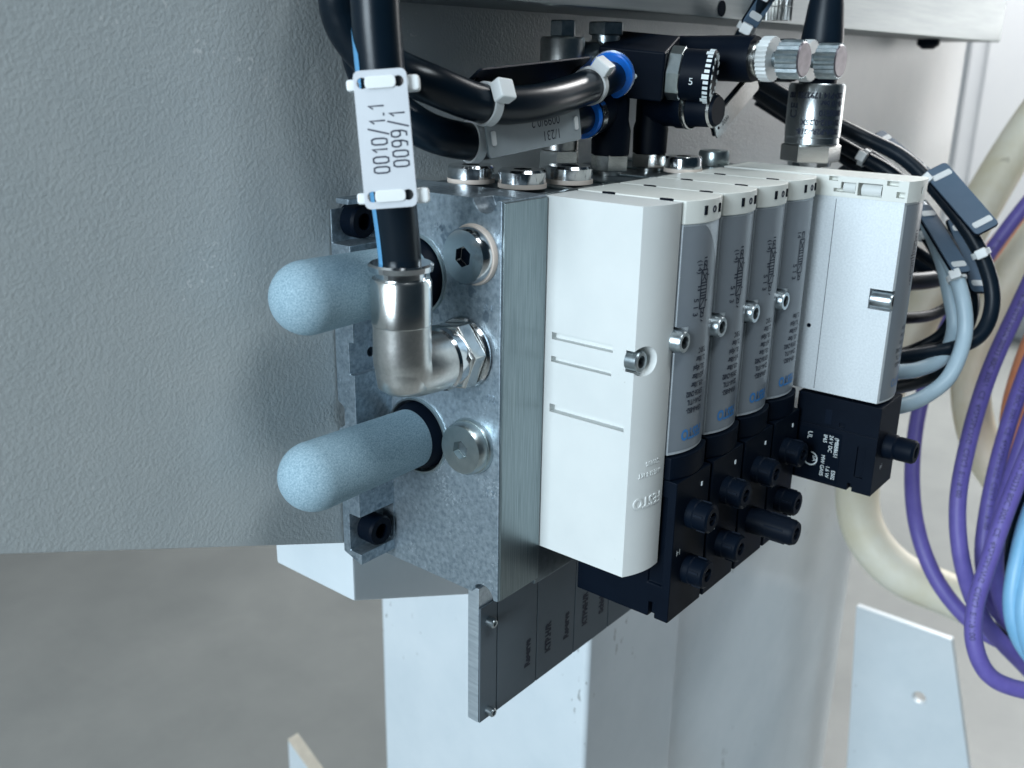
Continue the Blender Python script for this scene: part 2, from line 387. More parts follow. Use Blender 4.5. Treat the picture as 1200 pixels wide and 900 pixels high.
# ------------------------------------------------------------------ end block
eb = thing('end_block', 'cast aluminium end block with brushed front carrying both blue silencers', 'end block', (.01, .03, 0))
def end_block():
    FX = .0181
    mb = MB().box(0, BX, 0.0, YP - .0006, 0, BZ)
    cuts = [MB().lathe([(-.002, .0050), (.010, .0050)], (0, .0072, BZ + .0004), X, 24),
            MB().lathe([(-.002, .0052), (.016, .0052)], (0, .0072, -.0006), X, 24)]
    for z in (.117, .056): cuts.append(MB().lathe([(-.001, .0134), (.006, .0134)], (0, .039, z), X, 40))
    mb.build('cast_body', M['cast'], eb, bevel=.0005, cuts=cuts)
    MB().box(.0005, BX - .0004, -.0009, .0004, .0006, BZ - .0006).build('milled_front', M['brushed'], eb, bevel=.0003)
    # flange with pockets
    fl = MB().prism([(BY, .004), (YP - .0006, .007), (YP - .0006, .058), (YP + .0 - .004, .060), (YP - .004, .067), (YP - .0006, .069), (YP - .0006, .139), (YP - .004, .1405), (YP - .004, .1435), (BY, .1435)], Y, Z, X, (-FX, 0, 0), FX + .001)
    c2 = [MB().lathe([(-.03, .0150), (.003, .0150)], (0, .039, .117), X, 40),
          MB().lathe([(-.03, .0150), (.003, .0150)], (0, .039, .056), X, 40),
          MB().box(-FX - .002, -.0005, BY - .002, BY + .0090, .1245 + .003, .1415),
          MB().prism([(-.02, -.006), (.006, -.006), (.0095, -.004), (.011, 0), (.0095, .004), (.006, .006), (-.02, .006)], X, Z, Y, (-.0135, BY - .002, .0865), .0045),
          MB().lathe([(-.004, .0018), (.008, .0018)], (-.0075, BY, .0868), Y, 20),
          MB().box(-FX - .002, -.0005, BY - .002, BY + .006, .0085, .024)]
    fl.build('flange', M['cast'], eb, bevel=.0004, cuts=c2)
    for z, y0 in ((.1345, .0120), (.0155, .0080)):
        sc_ = MB().lathe([(0, .0058), (.0085, .0060), (.0095, .0054), (.0095, .0030), (.005, .0030), (.005, 0)], (-.0085, BY + y0, z), -Y, 24)
        sc_.build('socket_screw', M['black'], eb)
    # port rims
    for z in (.117, .056):
        MB().lathe([(-.0004, .0134), (-.0012, .0139), (-.0012, .0146), (.0004, .0148)], (0, .039, z), X, 48, cap=False).build('port_rim', M['zinc'], eb)
    for px, z in ((.0116, .1276), (.0129, .0588)):
        pl = MB().lathe([(0, .0095), (.0034, .0095), (.0046, .0088), (.0046, 0)], (-.0013, px, z), -X, 40)
        pl = pl.build('screw_plug', M['zinc'] if z < .1 else M['steel'], eb, cuts=[MB().lathe([(.0018, .0036), (.0100, .0036)], (-.0013, px, z), -X, 6, ph=.4)])
        MB().lathe([(-.001, .0093), (-.001, .0102), (.0003, .0104), (.0014, .0100), (.0014, .0090)], (-.0004, px, z), -X, 40, cap=False).build('seal_ring', M['seal'] if z > .1 else M['zinc'], pl)
        MB().lathe([(.0019, .0033), (.0020, .0033)], (-.0013, px, z), -X, 6, ph=.4).build('hex_socket', M['hole'] if z > .1 else M['dark_metal'], pl)
    # cast numerals on the face
    f = frame((-.0002, 0, 0), -Y, Z, -X)
    for s, y, z in (('84', .0078, .1085), ('82', .0062, .0770), ('12', .0062, .0410), ('84', .0300, .1335)):
        text('cast_numeral', s, M['cast'], eb, frame((-.0001, y, z), -Y, Z, -X), .0042, extrude=.00018)
end_block()

def silencer(z, xc, label):
    t = thing('silencer', label, 'silencer', (0, .039, z), 'blue silencers')
    r0, r1 = .0110, .0120
    prof = [(.0035, 0), (.0035, r0)]
    L = -xc
    for i in range(1, 9): prof.append((.0035 + (L - .0035) * i / 8, r0 + (r1 - r0) * i / 8))
    for i in range(1, 15):
        a = math.pi / 2 * i / 14; prof.append((L + r1 * math.sin(a), r1 * math.cos(a) if i < 14 else 0))
    MB().lathe(prof, (0, .039, z), -X, 48, cap=False).build('sintered_body', M['silencer'], t, sharp=60)
    MB().lathe([(-.005, .0128), (.0010, .0128), (.0030, .0118), (.0042, .0112)], (0, .039, z), -X, 40).build('threaded_base', M['black'], t)
silencer(.117, -.049, 'blue domed silencer in the upper port, behind the elbow fitting')
silencer(.056, -.050, 'blue domed silencer in the lower port, nearest the floor')

GL = {'0': [[(.2, 0), (0, .2), (0, .8), (.2, 1), (.8, 1), (1, .8), (1, .2), (.8, 0), (.2, 0)]], '1': [[(.15, .72), (.62, 1), (.62, 0)]],
      '9': [[(1, .55), (.75, .42), (.25, .42), (0, .6), (0, .82), (.2, 1), (.8, 1), (1, .82), (1, .3), (.75, 0), (.1, 0)]], '/': [[(0, -.2), (1, 1.2)]], '.': [[(0, .06), (1, .06)]]}
def engrave(txt, fn, h, adv, wid, parent):
    """single stroke numerals; each stroke a ribbon with mitred joints"""
    x = 0.0; mb = MB()
    for ch in txt:
        w_ = adv * (.62 if ch != '.' else .3)
        for line in GL[ch]:
            pts = [V((x + a * w_, b * h)) for a, b in line]
            L_, R_ = [], []
            for i, p in enumerate(pts):
                closed = (pts[0] - pts[-1]).length < 1e-9
                a = pts[i - 1] if i else (pts[-2] if closed else None)
                b = pts[i + 1] if i < len(pts) - 1 else (pts[1] if closed else None)
                d1 = (p - a).normalized() if a is not None else None; d2 = (b - p).normalized() if b is not None else None
                d = ((d1 or d2) + (d2 or d1)).normalized(); m = V((-d.y, d.x)); k = 1 / max(.5, abs(m.dot(V((-(d2 or d1).y, (d2 or d1).x)))))
                L_.append(mb.bm.verts.new(fn(*(p + m * wid / 2 * k)))); R_.append(mb.bm.verts.new(fn(*(p - m * wid / 2 * k))))
            for i in range(len(pts) - 1): mb._face([L_[i], R_[i], R_[i + 1], L_[i + 1]])
        x += adv * (1.0 if ch not in '.1' else (.62 if ch == '.' else .86))
    return mb.build('engraved_number', M['print'], parent)

# ------------------------------------------------------------------ elbow fitting and thick hose
EY, EZ = .0158, .093
def elbow():
    t = thing('elbow_fitting', 'nickel plated push-in elbow fitting on the end block', 'elbow fitting', (0, EY, EZ))
    MB().lathe([(0, .0122), (.0012, .0126), (.0022, .0120), (.0022, .0100)], (-.0002, EY, EZ), -X, 40).build('washer', M['steel'], t)
    h = MB(); h.lathe([(0, .0112), (.0006, .0124), (.0062, .0124), (.0070, .0112)], (-.0024, EY, EZ), -X, 6, up=(0, .15, 1)); h.build('hex_nut', M['nickel'], t, bevel=.0003)
    MB().lathe([(0, .0104), (.004, .0108), (.0050, .0102)], (-.0090, EY, EZ), -X, 32).build('collar', M['steel'], t)
    xa = -.0302
    pts = [V((-.011, EY, EZ)), V((-.018, EY, EZ)), V((-.0235, EY, EZ + .0004))]
    R = .0050
    for i in range(1, 8):
        a = math.pi / 2 * i / 7; pts.append(V((xa + R - R * math.sin(a) , EY, EZ + R - R * math.cos(a))))
    pts += [V((xa, EY, EZ + .010)), V((xa, EY, EZ + .016))]
    rr = [.0101, .0101, .0100] + [.0096] * 7 + [.0094, .0094]
    b = MB().tube(pts, rr, 32); b.lathe([(-.0072, .0), (-.0069, .0058), (-.0050, .0084), (0.0, .0092), (.004, .0093)], (xa + .0002, EY, EZ), Z, 32)
    b.build('elbow_body', M['satin'], t, sharp=50)
    MB().lathe([(.0155, .0090), (.0163, .0097), (.030, .0097), (.031, .0091), (.031, .0072)], (xa, EY, EZ), Z, 40).build('sleeve', M['nickel'], t)
    MB().lathe([(.0305, .0080), (.0335, .0080), (.0335, .0102), (.0352, .0104), (.0358, .0096), (.0358, .0068)], (xa, EY, EZ), Z, 40).build('release_ring', M['steel'], t)
    return t
elbow()

def tie(parent, c, d, r, head, hs=(.0042, .0036, .0034), strap=.0022, th=.0006):
    """cable tie round a cable of radius r at c (axis d), its head on the side `head`"""
    d = V(d).normalized(); c = V(c)
    h = V(head); h = (h - d * h.dot(d)).normalized(); s = d.cross(h)
    mb = MB(); mb.lathe([(-strap / 2, r + .0001), (-strap / 2, r + th), (strap / 2, r + th), (strap / 2, r + .0001), (-strap / 2, r + .0001)], c, d, 28, cap=False)
    o = mb.build('cable_tie', M['nylon'], parent)
    p = c + h * (r + th * .5)
    hd = MB(); hd.prism(rrect(hs[0], hs[1], .0007, 3, -hs[0] / 2, -hs[1] / 2), s, d, h, p, hs[2])
    hd.build('tie_head', M['nylon'], o, bevel=.0006)
    return o

def plate_tag(parent, corners, th, mt, name='tag'):
    """rounded tag plate from its four corners (top-left, top-right, bottom-right, bottom-left)"""
    a, b, c, d = [V(p) for p in corners]
    e1 = ((b - a) + (c - d)).normalized(); up = ((a - d) + (b - c)) / 2; n = e1.cross(up).normalized(); e2 = n.cross(e1).normalized()
    wd = ((b - a).length + (c - d).length) / 2; ht = ((a - d).length + (b - c).length) / 2
    ctr = (a + b + c + d) / 4; o = ctr - e1 * wd / 2 - e2 * ht / 2
    if n.dot(CAM - ctr) < 0: pass
    return o, e1, e2, n, wd, ht

def hose_main():
    t = thing('thick_hose', 'thick black air hose with a white number tag, plugged into the elbow', 'hose', (-.0302, EY, .125))
    pts = [(-.0302, EY, .118), (-.0304, EY, .130), (-.0330, EY - .0010, .1444), (-.0355, EY - .001, .162), (-.0370, EY - .001, .178), (-.0382, EY, .2048), (-.0385, EY, .24), (-.03, EY + .01, .30)]
    ps = smooth(pts, 8)
    r = .0066
    h = MB().tube(ps, [.0064 + .0006 * min(1, i / 30) for i in range(len(ps))], 32).build('hose_tube', M['hose'], t, sharp=60)
    # window highlight along the hose, painted on as a pale blue strip
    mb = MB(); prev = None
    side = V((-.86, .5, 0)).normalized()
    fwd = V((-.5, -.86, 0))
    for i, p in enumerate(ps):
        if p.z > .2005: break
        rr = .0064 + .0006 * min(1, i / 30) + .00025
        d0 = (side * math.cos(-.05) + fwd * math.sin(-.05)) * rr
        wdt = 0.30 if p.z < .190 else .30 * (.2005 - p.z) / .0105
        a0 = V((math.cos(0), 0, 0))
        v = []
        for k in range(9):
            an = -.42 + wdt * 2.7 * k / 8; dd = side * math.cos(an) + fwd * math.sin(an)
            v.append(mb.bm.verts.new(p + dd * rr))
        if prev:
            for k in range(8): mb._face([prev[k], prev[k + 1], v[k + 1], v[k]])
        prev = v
    mb.build('painted_highlight', M['stripe'], t)
    # tag
    tz = .2700
    cs = [at(415, 83, tz), at(478, 80, tz), at(488, 241, tz + .0065), at(427, 247, tz + .0065)]
    o, e1, e2, n, wd, ht = plate_tag(t, cs, .001, M['tagw'])
    n = -n if n.dot(CAM - o) < 0 else n
    holes = [MB().lathe([(-.003, .0015), (.004, .0015)], o + e1 * x + e2 * y, n, 20, up=e2) for x in (.0024, wd - .0024) for y in (.0034, ht - .0034)]
    tg = MB().prism(rrect(wd, ht, .0018), e1, e2, n, o, .0009).build('tag', M['tagw'], t, bevel=.0002, cuts=holes)
    ax = e2
    for y in (.0034, ht - .0034):
        MB().prism(rrect(wd - .0062, .0034, .0012, 4, .0031, y - .0017), e1, e2, n, o + n * .00088, .0006).build('tie_band', M['nylon'], tg, bevel=.0003)
        MB().prism(rrect(.0042, .0044, .0010, 3, wd - .0010, y - .0026), e1, e2, n, o - n * .0058, .0046).build('tie_head', M['nylon'], tg, bevel=.0008)
        MB().prism(rrect(.0030, .0032, .0008, 3, -.0022, y - .0018), e1, e2, n, o - n * .0052, .0050).build('tie_strap', M['nylon'], tg, bevel=.0005)
    # the two engraved numbers read upwards
    f1 = frame(o + e1 * .0078 + e2 * .0098 + n * .00094, e2, -e1, n)
    f2 = frame(o + e1 * .0134 + e2 * .0112 + n * .00094, e2, -e1, n)
    engrave('0010/1.1', f1, .0042, .0027, .00048, tg)
    engrave('0099/1', f2, .0042, .0027, .00048, tg)
hose_main()

# ------------------------------------------------------------------ valve stack
mf = thing('manifold_rail', 'dark metal manifold rail behind the row of valves', 'manifold', (.1, .03, .0))
MB().box(BX + .0003, .186, .0012, YP - .0008, -.0035, .1445).build('rail_body', M['dark_metal'], mf, bevel=.0006)
MB().box(BX + .004, .183, .003, .006, .1445, .1458).build('top_ridge', M['brushed'], mf, bevel=.0003)
# raised bars between the ports
for x in (.049, .076, .103, .130, .157): MB().box(x - .0012, x + .0012, .008, .055, .1445, .1455).build('joint_bar', M['brushed'], mf, bevel=.0003)

def front_arc(x0, x1, yl, yr, sag, n=14, rc=.0):
    """outline of a bulged front between x0 and x1 (plan view)"""
    out = []
    for i in range(n + 1):
        t = i / n; out.append((x0 + (x1 - x0) * t, yl + (yr - yl) * t - sag * (1 - (2 * t - 1) ** 2)))
    return out
def arc_y(x, x0, x1, yl, yr, sag):
    t = (x - x0) / (x1 - x0); return yl + (yr - yl) * t - sag * (1 - (2 * t - 1) ** 2)

def socket_screw(parent, c, d, r=.0036, h=.006, name='socket_screw'):
    o = MB().lathe([(0, r), (h * .9, r), (h, r * .9), (h, r * .58), (h * .45, r * .58), (h * .45, 0)], c, d, 24).build(name, M['screw'], parent)
    MB().lathe([(0, r * .50), (.0002, r * .50)], V(c) + V(d) * (h * .45 + .0001), d, 6).build('hex_socket', M['hole'], o)
    return o

def cover():
    t = thing('end_cover', 'white plastic end cover beside the brushed end block', 'cover', (.033, -.02, .014))
    x0, x1 = BX + .0002, C0 - .0004
    yl, yr, sg = -.0379, -.0416, .0016
    zb, zt = .0142, .1460
    pl = [(x0, .0008)] + front_arc(x0, x1, yl, yr, sg) + [(x1, .0008)]
    mb = MB().prism(pl, X, Y, Z, (0, 0, zb), zt - zb)
    cuts = [MB().box(x0 - .001, x0 + .0028, -.0292, -.0036, .0962, .0988), MB().box(x0 - .001, x0 + .0028, -.0290, -.0036, .0879, .0901),
            MB().box(x0 - .001, x0 + .0032, -.0352, -.0035, .0691, .0722)]
    # pocket for the screw at the front corner
    cuts.append(MB().lathe([(0, .0052), (.03, .0052)], (x0 + .0036, -.0345, .0945), -Y, 28))
    mb.build('shell', M['cover'], t, bevel=.0006, cuts=cuts)
    socket_screw(t, (x0 + .0024, -.0346, .0945), -Y, .0037, .0046)
    fn0 = lambda x, z: V((x, arc_y(x, x0, x1, yl, yr, sg), z))
    def fn(ox, oz):
        def g(a, b, c=0.0):
            x = ox - a; return V((x, arc_y(min(max(x, x0), x1), x0, x1, yl, yr, sg) - .00002 - c, oz - b))
        return g
    text('raised_lettering', 'FESTO', M['cover'], t, fn(x1 - .0020, .0440), .0056, extrude=.0003, squash=.86, bold=.00012)
    text('raised_lettering', 'VABE-S2-8-1KT', M['cover'], t, fn(x1 - .0030, .0535), .0026, extrude=.0002, squash=.66)
    text('raised_lettering', '560836', M['cover'], t, fn(x1 - .0046, .0575), .0025, extrude=.0002, squash=.9)
cover()

YL, SG = -.0419, .0034
SYM = [((0, 0), (.0045, 0)), ((.0045, 0), (.0045, .0034)), ((.0045, .0034), (0, .0034)), ((0, .0034), (0, 0)), ((.0045, 0), (.009, 0)), ((.009, 0), (.009, .0034)), ((.009, .0034), (.0045, .0034)),
       ((.009, 0), (.0135, 0)), ((.0135, 0), (.0135, .0034)), ((.0135, .0034), (.009, .0034)), ((.0135, .001), (.0165, .001)), ((.0165, .001), (.0165, .0026)), ((.0165, .0026), (.0135, .0026)),
       ((0, .001), (-.003, .001)), ((-.003, .001), (-.003, .0026)), ((-.003, .0026), (0, .0026)), ((.0005, .0004), (.004, .003)), ((.0012, .003), (.0038, .0006)), ((.0055, .0002), (.0055, .0032)), ((.0068, .0002), (.0068, .0032)), ((.008, .0002), (.008, .0032)),
       ((.0095, .0032), (.0128, .0004)), ((.0100, .0004), (.0100, .003)), ((.0145, .001), (.0155, .0026)), ((-.0022, .001), (-.0012, .0026)), ((.002, .0034), (.002, .0046)), ((.0068, -.0016), (.0068, 0)), ((.0056, -.0016), (.0056, 0)), ((.011, .0034), (.011, .0046)), ((.0175, .0012), (.0182, .0024)), ((-.0042, .001), (-.0042, .0026))]

def make_valve(k, label):
    x0 = C0 + .0008; x1 = C0 + P27 - .0010
    t = thing('solenoid_valve', label, 'valve', (C0 + .0135, 0, .05), 'slim solenoid valves in a row')
    zb, zc, zt = .0562, .1385, .1464
    zs = .0990
    bodyp = [(x0, .0006)] + front_arc(x0, x1, YL, YL, SG) + [(x1, .0006)]
    MB().prism(bodyp, X, Y, Z, (0, 0, zb), zc - zb).build('valve_body', M['body'], t, bevel=.0004,
        cuts=[MB().lathe([(-.001, .0046), (.012, .0046)], (x0 + .0004, YL + .0035, zs), -Y, 24)])
    # label film: follows the bulge
    def film(xa, xb, za, zb_, m, name, lift=.00022, cut=None):
        mb = MB(); n = 14; rows = []
        for i in range(n + 1):
            x = xa + (xb - xa) * i / n; y = arc_y(x, x0, x1, YL, YL, SG) - lift
            rows.append((mb.bm.verts.new((x, y, za)), mb.bm.verts.new((x, y, zb_ if cut is None else cut(x)))))
        for a, b in zip(rows, rows[1:]): mb._face([a[0], b[0], b[1], a[1]])
        mb2 = mb
        return mb2.build(name, m, t, sharp=60)
    xr = x1 - .0040
    film(x0 + .00005, xr, zb + .0012, zs - .0044, M['label'], 'label_film')
    film(x0 + .00005, xr, zs + .0044, zc - .0006, M['label'], 'label_film', cut=(lambda x: zc - .0006 - .016 * max(0, (x - (xr - .0125)) / .0125) ** 1.5) if k == 0 else None)
    film(x0 + .0046, xr, zs - .0045, zs + .0045, M['label'], 'label_film')
    socket_screw(t, (x0 - .0003, YL + .0035, zs), -Y, .0039, .0075)
    def fn(ox, oz, lift=.0004):
        def g(a, b, c=0.0):
            x = ox - a; return V((x, arc_y(x, x0, x1, YL, YL, SG) - lift - c, oz - b))
        return g
    text('blue_lettering', 'FESTO', M['blue_print'], t, fn(xr - .0046, .0650), .0056, squash=.74, bold=.00022)
    lines = ['VSVA-B-B52-', 'ZD-A1-1T1L', '539156 CN02', '-0.9...10bar', 'pil 3-10bar', '30...145psi', '2...10bar', 'T 50 C']
    for i, s in enumerate(lines[:8 if k < 3 else 7]):
        text('small_print', s, M['print'], t, fn(xr - .0058, .0730 + i * .0031), .0028, squash=.60, bold=.00006)
    def sg(ox, oz, lift=.0004):
        def g(a, b, c=0.0):
            x = ox + b; return V((x, arc_y(x, x0, x1, YL, YL, SG) - lift, oz - a))
        return g
    segs = SYM if k < 3 else SYM[:24]
    strokes('circuit_symbol', segs, .00042, M['print'], t, sg(x0 + .0090, .1225))
    text('small_print', '(14)' if k < 3 else '14', M['print'], t, sg(x0 + .0068, .1262), .0030)
    text('small_print', '5 1 3', M['print'], t, sg(x0 + .0060, .1130), .0032)
    # cap
    capp = [(x0 - .0001, .0012)] + front_arc(x0 - .0001, x1 + .0001, YL - .0005, YL - .0005, SG) + [(x1 + .0001, .0012)]
    cuts = []
    notch = MB()
    for fx, sx, sz in ((.0082, .0020, .0030), (.0178, .0018, .0030)):
        y = arc_y(x0 + fx, x0, x1, YL, YL, SG); notch.box(x0 + fx - sx / 2 + .0004, x0 + fx + sx / 2, y - .0008, y + .0019, .1428 - sz / 2, .1428 + sz / 2)
    for y in (-.0350, -.0120): cuts.append(MB().prism(ngon(8, .0026), X, Y, Z, (x0 - .0002, y, zt - .0014), .003))
    cap = MB().prism(capp, X, Y, Z, (0, 0, zc), zt - zc).build('cap', M['cap'], t, bevel=.00045, cuts=cuts)
    notch.build('dark_slot', M['hole'], cap)
    for y in (-.0350, -.0120):
        nb = MB(); nb.box(x0 - .0012, x0 + .0016, y - .0011, y + .0011, zt - .0012, zt + .00005); nb.box(x0 - .0004, x0 + .0006, y - .0024, y + .0024, zt - .0012, zt + .00012); nb.build('latch_notch', M['hole'], cap)
    y = arc_y(x0 + .0136, x0, x1, YL, YL, SG) - .0005
    ring = MB().lathe([(0, .0012), (.0003, .0012), (.0003, .0007), (.0, .0007)], (x0 + .0136, y + .0001, .1428), -Y, 16); ring.build('status_mark', M['print'], cap)
    # pilot part
    pt = .0555; pf = YL - SG - .0016
    pp = [(x0 - .0002, .0)] + front_arc(x0 - .0002, x1 + .0002, YL - .0018, YL - .0018, SG) + [(x1 + .0002, .0)]
    MB().prism(pp, X, Y, Z, (0, 0, .0470), .0086).build('pilot_top', M['black'], t, bevel=.0005)
    MB().box(x0, x1, pf, -.0055, -.0105, .0468).build('pilot_body', M['black'], t, bevel=.0006,
        cuts=[MB().box(x0 - .001, x0 + .0012, pf + .0035, pf + .0095, .004, .040), MB().box(x0 - .001, x0 + .003, pf + .006, pf + .0085, -.012, -.004)])
    for z, ln in ((.0310, .0088), (.0080, .0088 if k != 2 else .0200)):
        kn = MB().lathe([(-.001, .0057), (ln * .3, .0057), (ln * .35, .0054), (ln * .92, .0054), (ln, .0046), (ln, .0026), (ln - .002, .0024), (ln - .002, 0)], (x0 + .0125, pf, z), -Y, 28).build('pilot_knob', M['black'], t)
        for a in range(4):
            an = math.radians(20 + 90 * a); MB().box(-.0004, .0004, -ln * .8, -ln * .4, .0051, .0058, Matrix.Translation((x0 + .0125, pf, z)) @ Matrix.Rotation(an, 4, 'Y')).build('grip_rib', M['black_matt'], kn)
        MB().box(x0 + .0125 - .0028, x0 + .0125 + .0028, pf - ln + .0004, pf - ln + .0012, z - .0005, z + .0005).build('slot', M['hole'], kn)
    text('white_mark', '14', M['white_print'], t, (lambda a, b, c=0.0: V((x0 + .0060 - a, pf - .0002, .0190 - b))), .0034)
    MB().box(x0 + .0182, x0 + .0190, pf - .0003, pf + .001, .0400, .0416).build('white_mark', M['white_print'], t)
    return t
vl = ['slim grey valve with a torn label corner, beside the white end cover',
      'slim grey valve, second from the white end cover', 'slim grey valve with the longest pilot knob at its foot',
      'slim grey valve next to the gap before the big silver valve']
for k in range(4):
    t = make_valve(k, vl[k]); t.location.x += k * P27

def big_valve():
    x0, x1 = .1540, .1768
    t = thing('large_valve', 'silver valve with a slotted white cap, standing out at the end of the row', 'valve', (.165, -.03, .05))
    zb, zc, zt = .0547, .1383, .1466
    yf = -.0775; sg = .0022
    cuts = [MB().lathe([(-.001, .0044), (.02, .0044)], (x0 + .0012, yf + .008, .0986), -Y, 24)]
    pl = [(x0, .0006)] + front_arc(x0, x1, yf, yf, sg) + [(x1, .0006)]
    MB().prism(pl, X, Y, Z, (0, 0, zb), zc - zb).build('valve_body', M['silver'], t, bevel=.0005, cuts=cuts)
    MB().box(x0 - .00012, x0 + .0003, -.0502, -.0500, zb + .001, zc - .001).build('joint_line', M['print'], t)
    MB().lathe([(0, .0009), (.0003, .0009)], on(948, 381, 'x', x0), -X, 16).build('pin_hole', M['hole'], t)
    socket_screw(t, (x0 + .0012, yf + .0078, .0986), -Y, .0037, .0085)
    def fn(a0, oz, lift=.0003):
        def g(a, b, c=0.0):
            x = a0 - a; return V((x, arc_y(x, x0, x1, yf, yf, sg) - lift, oz - b))
        return g
    mb = MB(); n = 12; rows = []
    for i in range(n + 1):
        x = x0 + .0012 + (x1 - .003 - x0) * i / n * .93; y = arc_y(x, x0, x1, yf, yf, sg) - .0002
        rows.append([mb.bm.verts.new((x, y, z)) for z in (zb + .001, zc - .001)])
    for a, b in zip(rows, rows[1:]): mb._face([a[0], b[0], b[1], a[1]])
    mb.build('label_film', M['label'], t, sharp=60)
    text('blue_lettering', 'FESTO', M['blue_print'], t, fn(x1 - .003, .0640), .0052, squash=.8)
    for i, s in enumerate(['VSVA-B-B52-', 'ZD-A1-1T1L', '539156 CN02', '-0.9...10bar', 'pil 3-10bar', '30...145psi']):
        text('small_print', s, M['print'], t, fn(x1 - .0035, .0710 + i * .0031), .0027, squash=.72)
    def sgf(a, b, c=0.0):
        x = x0 + .011 + b; return V((x, arc_y(x, x0, x1, yf, yf, sg) - .0003, .1220 - a))
    strokes('circuit_symbol', SYM, .0004, M['print'], t, sgf)
    # cap with windows
    capp = [(x0 - .0004, .0012)] + front_arc(x0 - .0004, x1 + .0003, yf - .0008, yf - .0008, sg) + [(x1 + .0003, .0012)]
    q = lambda u, v: on(u, v, 'x', x0 - .0004)
    def win(u0, v0, u1, v1, dp=.004):
        a, b = q(u0, v0), q(u1, v1); return MB().box(x0 - .002, x0 + dp, min(a.y, b.y), max(a.y, b.y), min(a.z, b.z), max(a.z, b.z))
    cuts = [win(986, 213, 1002, 227, .006), win(1006, 214, 1033, 232, .006), win(977, 220, 985, 225, .003), win(972, 206, 982, 212, .003), win(1040, 212, 1053, 219, .003), win(1051, 225, 1060, 233, .003)]
    for fx, sx in ((.010, .0017), (.0175, .0013)):
        cuts.append(MB().box(x0 + fx - sx / 2, x0 + fx + sx / 2, yf - .006, yf + .001, .1412, .1440))
    cap = MB().prism(capp, X, Y, Z, (0, 0, zc), zt - zc).build('cap', M['cap'], t, bevel=.0004, cuts=cuts)
    for u, v, r, ln in ((994, 220, .0023, .0050), (1020, 224, .0026, .0080)):
        c = q(u, v) + X * .0034; MB().lathe([(-ln / 2, r), (ln / 2, r)], c, Y, 20).build('plunger', M['cover'], cap)
    # pilot
    py0, py1 = -.0805, -.0440; pz0, pz1 = .0135, .0535; px0, px1 = x0 - .0012, x1 + .0016
    cuts = [MB().box(px0 - .001, px0 + .0012, -.0762, -.0725, .0205, .0345), MB().box(px0 - .001, px0 + .004, -.0722, -.0702, .012, .0170), MB().box(px0 - .001, px0 + .0008, -.0660, -.0635, .0412, .0432),
            MB().box(px0 - .001, px0 + .0004, py0 - .001, -.046, .0398, .0402)]
    MB().box(px0, px1, py0, py1, pz0, pz1).build('pilot_body', M['black'], t, bevel=.0007, cuts=cuts)
    MB().box(px0 - .0002, px0 + .0002, -.0600, -.0570, .0415, .0480).build('snap_hook', M['black_matt'], t, bevel=.0001)
    MB().box(px0 + .001, px0 + .003, -.0655, -.0642, .0415, .0428).build('indicator_light', M['white_print'], t)
    MB().lathe([(-.001, .0056), (.004, .0056), (.0048, .0050), (.0055, .0052), (.0118, .0052), (.0128, .0044), (.0128, .0026), (.011, .0024), (.011, 0)], ((px0 + px1) / 2 - .0005, py0, .0335), -Y, 28).build('pilot_knob', M['black'], t)
    text('white_mark', '14', M['white_print'], t, (lambda a, b, c=0.0: V((px0 + .0105 - a, py0 - .0002, .0260 - b))), .0032)
    lb = MB().box(px0 - .00025, px0, -.0655, -.0462, .0150, .0380).build('type_label', M['hole'], t)
    # print reads downwards on the side face
    f = lambda y, z: (lambda a, b, c=0.0: V((px0 - .0004, y - b, z - a)))
    for s, y, z in (('(MBB8651', -.0628, .0362), ('E502', -.0628, .0210), ('24 V DC', -.0602, .0368), ('1,6 W', -.0602, .0225), ('IP65', -.0576, .0366), ('MW GA05', -.0576, .0270)):
        text('white_lettering', s, M['white_print'], t, f(y, z), .0024, squash=.92)
    ring = MB(); 
    segs = []
    for i in range(18):
        a0, a1 = [math.radians(-120 + 300 * j / 18) for j in (i, i + 1)]; segs.append(((.0030 * math.cos(a0), .0030 * math.sin(a0)), (.0030 * math.cos(a1), .0030 * math.sin(a1))))
    strokes('approval_mark', segs, .0006, M['white_print'], t, f(-.0528, .0240))
    text('white_lettering', 'SA', M['white_print'], t, f(-.0538, .0258), .0026)
    text('white_lettering', 'UL', M['white_print'], t, f(-.0505, .0365), .0030)
big_valve()

# ------------------------------------------------------------------ label carrier under the stack
def label_carrier():
    t = thing('label_carrier', 'aluminium carrier plate with grey label strip hanging below the stack', 'label carrier', (.08, .012, -.03))
    x0, x1 = .0018, .1475; yl = .0099; zb, zt = -.0587, -.0093
    MB().box(x0 + .0002, .175, yl + .0008, yl + .0062, zb - .0002, .0008).build('carrier_plate', M['alu_edge'], t, bevel=.0003)
    edges = [x0, .0123, .0380, .0650, .0920, .1190, x1]
    words = [None, (None, 'Reserve'), ('KTP.H/R', 'Reserve'), ('KTPMH/R', 'Schieber'), ('KTPR/R', 'Greifer'), None]
    for i, (a, b) in enumerate(zip(edges, edges[1:])):
        ztop = .0002 if i else -.0075
        lb = MB().box(a + .0003, b - .0003, yl, yl + .0006, zb, zt + .0085 if i else ztop).build('label_field', M['strip'], t, bevel=.00015)
        if words[i]:
            for s, x in zip(words[i], (a + .0095, b - .0045)):
                if s: text('dark_lettering', s, M['print'], lb, (lambda ox: (lambda p, q, c=0.0: V((ox - q * 1.0, yl - .0001, zb + .0105 + p))))(x), .0050, squash=.78, bold=.0003)
    for z in (-.0149, -.0551):
        MB().lathe([(0, .0018), (.0030, .0018), (.0034, .0015), (.0034, .0009), (.002, .0009), (.002, 0)], (.0068, yl, z), -Y, 20).build('socket_screw', M['screw'], t)
    MB().box(x0 + .0004, x1, yl + .00061, yl + .00078, zb, -.0100).build('backing_film', M['hole'], t)
label_carrier()

